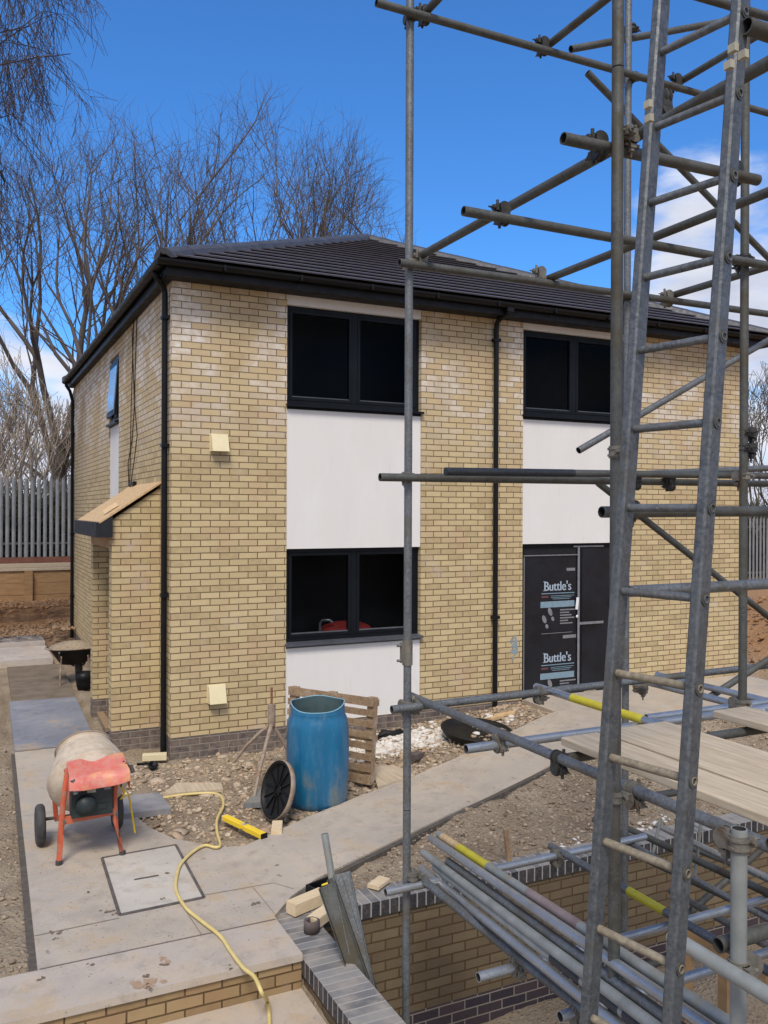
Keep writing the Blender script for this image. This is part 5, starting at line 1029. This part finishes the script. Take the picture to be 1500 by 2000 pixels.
# ------------------------------------------------------------ trees
def segs_mesh(name, segs, mat, parent, thick_n=6):
    """segs: list of (p0, p1, r0, r1)"""
    a = np.array([np.concatenate([s_[0], s_[1], [s_[2], s_[3]]]) for s_ in segs]); allv, allf = [], []; off_ = 0
    for lo_, hi_, n_ in ((.05, 9, 7), (.016, .05, 4), (0, .016, 3)):
        q_ = a[(a[:, 6] >= lo_) & (a[:, 6] < hi_)]
        if not len(q_): continue
        p0_, p1_ = q_[:, :3], q_[:, 3:6]; d_ = p1_-p0_; d_ /= np.linalg.norm(d_, axis=1, keepdims=True)+1e-9
        up_ = np.where(np.abs(d_[:, 2:3]) > .9, [[1., 0, 0]], [[0, 0, 1.]]); s_ = np.cross(d_, up_); s_ /= np.linalg.norm(s_, axis=1, keepdims=True); u_ = np.cross(s_, d_)
        t = 2*np.pi*np.arange(n_)/n_; ring = np.cos(t)[None, :, None]*s_[:, None]+np.sin(t)[None, :, None]*u_[:, None]
        v0 = p0_[:, None]+ring*q_[:, 6][:, None, None]; v1 = p1_[:, None]+ring*q_[:, 7][:, None, None]; v = np.concatenate([v0, v1], 1).reshape(-1, 3)
        bi = (np.arange(len(q_))*2*n_)[:, None]; j = np.arange(n_)[None]
        allf.append((np.stack([bi+j, bi+(j+1) % n_, bi+(j+1) % n_+n_, bi+j+n_], -1)).reshape(-1, 4)+off_); allv.append(v); off_ += len(v)
    return raw(name, np.concatenate(allv), np.concatenate(allf), mat, parent, smooth=True)
def grow(rs, p, d, L, r, lvl, maxl, out, up=.25, spread=.55, nseg=4, kids=(3, 5), droop=0., lenr=.68, rmin=.006):
    p = p.copy(); d = d/np.linalg.norm(d); ps = [p.copy()]; rr = [r]; r1 = max(rmin, r*.55)
    for i in range(nseg):
        d = d+rs.normal(size=3)*.13; d[2] += up*.18-droop*(.25 if lvl > 1 else 0); d /= np.linalg.norm(d)
        q_ = p+d*L/nseg; ra_ = max(rmin, r+(r1-r)*(i)/nseg); rb_ = max(rmin, r+(r1-r)*(i+1)/nseg); out.append((p, q_, ra_, rb_)); p = q_; ps.append(p.copy()); rr.append(rb_)
    if lvl >= maxl: return
    k_ = rs.integers(kids[0], kids[1]+1)
    for i in range(k_):
        t = .30+.70*(i+rs.random()*.6)/k_; j = min(nseg, max(1, int(t*nseg+.5))); az = rs.random()*6.283; s_, u_, dd = frame(d)
        nd = d*math.cos(spread*(.7+.6*rs.random()))+(s_*math.cos(az)+u_*math.sin(az))*math.sin(spread*(.7+.6*rs.random()))
        grow(rs, ps[j], nd, L*lenr*(.75+.5*rs.random()), max(rmin, rr[j]*.62), lvl+1, maxl, out, up, spread, max(2, nseg-1), kids, droop, lenr, rmin)
def tree(seed, px_, depth, ytop, ztrunk, label, cat='tree', r=.22, maxl=8, lean=(0, 0), group=None, kids=(3, 5), mat='bark', tw='twig', forks=5, fz=.30, spread=.50, first=.36, droop=0, up=.42, rmin=.007, base_z=0, fanw=.55, cw=None):
    rs = np.random.default_rng(seed); base = P(px_, 1000, depth); base = V(base[0], base[1], base_z); top = P(px_, ytop, depth)[2]; Ht = top-base_z
    t_ = empty('bare_tree' if cat == 'tree' else 'bare_shrub', base, label, cat, group)
    trunk = []; p = base.copy(); d = V(lean[0]*R[0], lean[0]*R[1], 1.0); d = nrm(d); K = 5; rr = r
    for i in range(K):
        q_ = p+d*Ht*fz/K+V(rs.normal()*.04, rs.normal()*.04, 0); trunk.append((p, q_, rr, rr*.95)); p = q_; rr *= .95
    br = []; rx = (cw or 130)*depth/FPX; zc_ = base_z+Ht*.46; rz = top-zc_; cen = V(base[0], base[1], zc_)
    def spray(p, d):
        for _ in range(2):
            d1 = nrm(d+rs.normal(size=3)*.45); l_ = .25+.4*rs.random(); q_ = p+d1*l_; br.append((p, q_, rmin*.8, rmin*.55)); d2 = nrm(d1+rs.normal(size=3)*.35); br.append((q_, q_+d2*l_*.7, rmin*.55, rmin*.35))
    def fork(p, d, L, r, lvl, ax):
        p = p.copy(); ns = 3 if lvl < 4 else 2; r1 = max(rmin, r*.74); st = []
        def env(q_):
            h_ = q_-cen; az_ = math.atan2(h_[1], h_[0]); el_ = h_[2]/rz; return math.sqrt((h_[0]**2+h_[1]**2)/rx**2+(h_[2]/rz)**2)/(1+.07*math.sin(az_*3+el_*4+seed)+.05*math.sin(az_*7+el_*9))
        for i in range(ns):
            out_ = (p-ax)*V(1, 1, 0); out_ = out_/(np.linalg.norm(out_)+.5)
            hx_ = (p-cen)*V(1, 1, 0)/rx; k_ = max(0, np.linalg.norm(hx_)-.55); d = nrm(d+rs.normal(size=3)*.11+V(0, 0, 1)*(up*.22+k_*.25)+out_*.05-hx_*k_*.38); q_ = p+d*L/ns; a0_, a1_ = r+(r1-r)*i/ns, r+(r1-r)*(i+1)/ns; e_ = env(q_); lim = rmin+.13*max(0, 1.0-e_); a0_, a1_ = min(a0_, lim+.01), min(a1_, lim)
            if e_ > 1.03+.06*rs.normal() and lvl > 3:
                if tw == 'twig': spray(p, d)
                return
            br.append((p, q_, a0_, a1_)); p = q_; st.append((p, d, a1_))
        if lvl >= maxl:
            if tw == 'twig': spray(p, d)
            return
        if lvl > 5 and tw == 'twig' and rs.random() < .12: spray(p, d)
        n_ = 2 if rs.random() < .75 else 3; az0 = rs.random()*6.28; s_, u_, dd = frame(d)
        for i in range(n_):
            az = az0+6.283*i/n_+rs.normal()*.3; an = spread*(.55+.7*rs.random()) if i else spread*.35*rs.random()+.06
            fork(p, dd*math.cos(an)+(s_*math.cos(az)+u_*math.sin(az))*math.sin(an), L*(.70+.26*rs.random())*(1 if i == 0 else .9), r1*(.88 if i == 0 else .70), lvl+1, ax)
        if lvl >= 2:
            for (sp_, sd2, sr_) in st[:-1]:
                if rs.random() < .55:
                    az = rs.random()*6.28; s_, u_, dd = frame(sd2); an = .75; fork(sp_, dd*math.cos(an)+(s_*math.cos(az)+u_*math.sin(az))*math.sin(an), L*.55, max(rmin, sr_*.4), max(lvl+2, maxl-2), ax)
    for i in range(forks):
        az = 2*math.pi*(i+rs.random()*.5)/forks; an = fanw*(.30+.70*((i*2) % forks)/forks); dd = V(math.cos(az)*math.sin(an), math.sin(az)*math.sin(an), math.cos(an))
        j = rs.integers(2, K); st_ = trunk[j][1] if i else p
        fork(st_, dd, Ht*first*.66*(.9+.2*rs.random()), rr*.80, 1, base)
    segs_mesh('trunk', trunk, MT[mat], t_); big = [s_ for s_ in br if s_[2] > .03]; small = [s_ for s_ in br if s_[2] <= .03]
    segs_mesh('crown', br, MT[tw], t_); return t_
GT = 'bare trees behind the house'
tree(11, 118, 30, 262, .3, 'tall bare tree whose trunk rises beside the far left corner of the house', r=.26, group=GT, lean=(-.02, 0), forks=8, fanw=1.0, base_z=1, first=.34, fz=.26, cw=200)
tree(12, 240, 27, 240, .3, 'broad bare tree rising above the left hip of the roof', r=.26, group=GT, forks=8, fanw=.8, base_z=1, fz=.28, cw=190)
tree(13, 350, 33, 272, .3, 'bare tree filling the gap between the two tallest crowns', r=.22, group=GT, forks=6, fanw=.6, base_z=1, cw=120)
tree(14, 485, 29, 205, .3, 'tallest bare tree, domed crown above the roof hip left of centre', r=.24, group=GT, forks=8, fanw=.6, base_z=1, cw=128)
tree(15, 668, 31, 288, .3, 'bare tree nearest the scaffold upright, low crown over the roof ridge', r=.22, group=GT, forks=8, fanw=.8, base_z=1, cw=112)
tree(25, 580, 33, 262, .3, 'slender bare tree between the tallest dome and the one over the ridge', r=.18, group=GT, forks=6, fanw=.5, base_z=1, cw=105)
GS = 'pale bare bushes beyond the fences'
for sd_, x_, dp, yt_, lab in ((21, 30, 27, 700, 'pale twiggy bush behind the fence at the left frame edge'), (22, 92, 29, 765, 'pale twiggy bush behind the fence nearest the drainpipe'), (26, -40, 26, 660, 'pale bush partly outside the left frame edge')):
    tree(sd_, x_, dp, yt_, 1, lab, cat='bush', r=.09, group=GS, forks=9, fz=.12, fanw=.9, maxl=7, cw=95, tw='paletwig', mat='paletwig', base_z=1.4, rmin=.009)
for sd_, x_, dp, yt_, lab in ((23, 1490, 27, 690, 'pale bare bush beyond the right end of the house'), (24, 1560, 29, 640, 'pale bush mostly outside the right frame edge')):
    tree(sd_, x_, dp, yt_, 1, lab, cat='bush', r=.09, group=GS, forks=8, fz=.15, fanw=.7, maxl=7, cw=90, tw='bark', mat='bark', base_z=.6, rmin=.009)
# birch reaching in at top left with hanging twigs
rs = np.random.default_rng(5); tb_ = P(-420, 1000, 13.5); bt_ = empty('birch_tree', (tb_[0], tb_[1], 0), 'birch with hanging twigs reaching in at the top left corner', 'tree')
trunk = []; p = V(tb_[0], tb_[1], 0)
for i in range(9): q_ = p+V(rs.normal()*.06, rs.normal()*.06, 1.5); trunk.append((p, q_, .2-.017*i, .2-.017*(i+1))); p = q_
segs_mesh('trunk', trunk, MT['bark'], bt_)
br = []
for (x0_, y0_, x1_, y1_, dpt) in ((-150, 200, 70, 28, 13.5), (-160, 120, 130, 100, 13.2), (-180, -60, 100, -130, 13.8), (-150, -120, 170, -60, 13.0), (-200, 330, 20, 210, 14.0), (-200, 480, 12, 330, 14.2), (-200, 50, 30, -20, 13.6), (-150, 60, 60, 60, 13.9), (-220, 600, -10, 420, 14.0), (-180, 150, 25, 120, 14.4)):
    a_ = P(-420, y0_+200, 13.5); a_ = V(tb_[0], tb_[1], min(12.5, a_[2])); c_ = P(x1_, y1_, dpt); K = 9; pp = a_; prev = None
    mid_ = P(x0_, y0_, dpt)
    for i in range(K):
        t = (i+1)/K; q_ = (1-t)**2*a_+2*t*(1-t)*mid_+t*t*c_+rs.normal(size=3)*.04; rr = .035*(1-t)+.008; br.append((pp, q_, rr+.003, rr)); 
        if t > .3:
            for k_ in range(7):
                pr_ = lerp(pp, q_, rs.random()); dd = nrm(V(rs.normal()*.5, rs.normal()*.5, -.25+rs.normal()*.45)); grow(rs, pr_, dd, .45+.75*rs.random(), .008, 2, 4, br, 0, .6, 5, (3, 4), .9, .62, .0035)
        pp = q_
segs_mesh('branches', br, MT['birch'], bt_)

def thicket(name, n, area, h, mat, label):
    V_ = []
    r_ = np.random.default_rng(31); x, y, z0 = area(r_, n); L_ = .25+.6*r_.random(n); z = z0+h*r_.random(n)**1.3; a = r_.random(n)*6.283; e = r_.random(n)*1.5; w = .008+.018*r_.random(n)
    d = np.stack([np.cos(a)*np.cos(e), np.sin(a)*np.cos(e), np.sin(e)], -1)*L_[:, None]; p = np.stack([x, y, z], -1); s_ = np.cross(d, [[0, 0, 1.]]); s_ /= np.linalg.norm(s_, axis=1, keepdims=True); u_ = np.cross(s_, d); u_ /= np.linalg.norm(u_, axis=1, keepdims=True)
    t = [0, 2.094, 4.189]; ring = [s_*math.cos(q_)*w[:, None]+u_*math.sin(q_)*w[:, None] for q_ in t]
    v = np.stack([p+q_ for q_ in ring]+[p+d+q_*.4 for q_ in ring], 1).reshape(-1, 3); b_ = (np.arange(n)*6)[:, None]; j = np.arange(3)[None]
    f_ = np.stack([b_+j, b_+(j+1) % 3, b_+(j+1) % 3+3, b_+j+3], -1).reshape(-1, 4)
    return tag(raw(name, v, f_, mat), label, kind='stuff')
MT['scrub'] = pm('dark_scrub', (.030, .030, .018), (.085, .072, .045), 3, .95)
thicket('undergrowth', 30000, lambda r_, n: (-12+r_.random(n)*17, 15.0+r_.random(n)*2.5, np.full(n, 1.3)), 1.7, MT['scrub'], 'dark tangled undergrowth behind the left fence')
thicket('undergrowth', 26000, lambda r_, n: (12+r_.random(n)*16, 9.6+r_.random(n)*2.5, np.full(n, .5)), 2.2, MT['scrub'], 'dark tangled undergrowth behind the right fence')
thicket('distant_wood', 30000, lambda r_, n: (lambda a_, d_: (CAM[0]+np.cos(a_)*d_, CAM[1]+np.sin(a_)*d_, np.full(n, .5)))(.1+r_.random(n)*2.2, 55+r_.random(n)*12), 5.0, MT['bark'], 'far belt of bare woodland closing the horizon')

def marks(name, mat, label, spots):
    b = MB(); r_ = random.Random(9)
    for (x_, y_, sz, zz_) in spots:
        c = GH(x_, y_, zz_)
        for k_ in range(5):
            n_ = 9; ox, oy = r_.gauss(0, sz*.5), r_.gauss(0, sz*.5); s_ = sz*r_.uniform(.2, .6)
            b.add([V(c[0]+ox+s_*r_.uniform(.5, 1.2)*math.cos(6.283*j/n_), c[1]+oy+s_*r_.uniform(.5, 1.2)*math.sin(6.283*j/n_), c[2]+.0006*k_+.0008) for j in range(n_)], [tuple(range(n_))])
    return tag(b.build(name, mat, fix=False), label, kind='stuff')
MT['mudmark'] = pm('dried_mud', (.13, .095, .065), (.22, .165, .115), 30, .95); MT['rustmark'] = pm('rust_stain', (.34, .22, .14), (.42, .29, .19), 20, .9)
marks('rust_stain', MT['rustmark'], 'rusty smear on the pale step tread', [(284, 1918, .10, .031), (318, 1876, .05, .031), (270, 1925, .06, .031), (300, 1922, .05, .031)])
marks('dried_mud', MT['mudmark'], 'small dried mud marks trodden over the terrace', [(286, 1905, .035, .0325), (288, 1930, .03, .0325), (104, 1822, .035, .0315), (107, 1834, .015, .0315), (210, 1780, .04, .0315), (225, 1784, .03, .0315), (320, 1882, .03, .0325), (448, 1892, .025, .0325), (182, 1884, .03, .0325), (78, 1912, .025, .0325), (330, 1705, .025, .039), (318, 1755, .02, .039), (500, 1765, .04, .0315), (534, 1652, .012, .032), (640, 1650, .014, .032), (915, 1565, .02, .034), (900, 1520, .015, .034), (175, 1742, .02, .0315), (545, 1710, .02, .032), (540, 1690, .02, .032)])
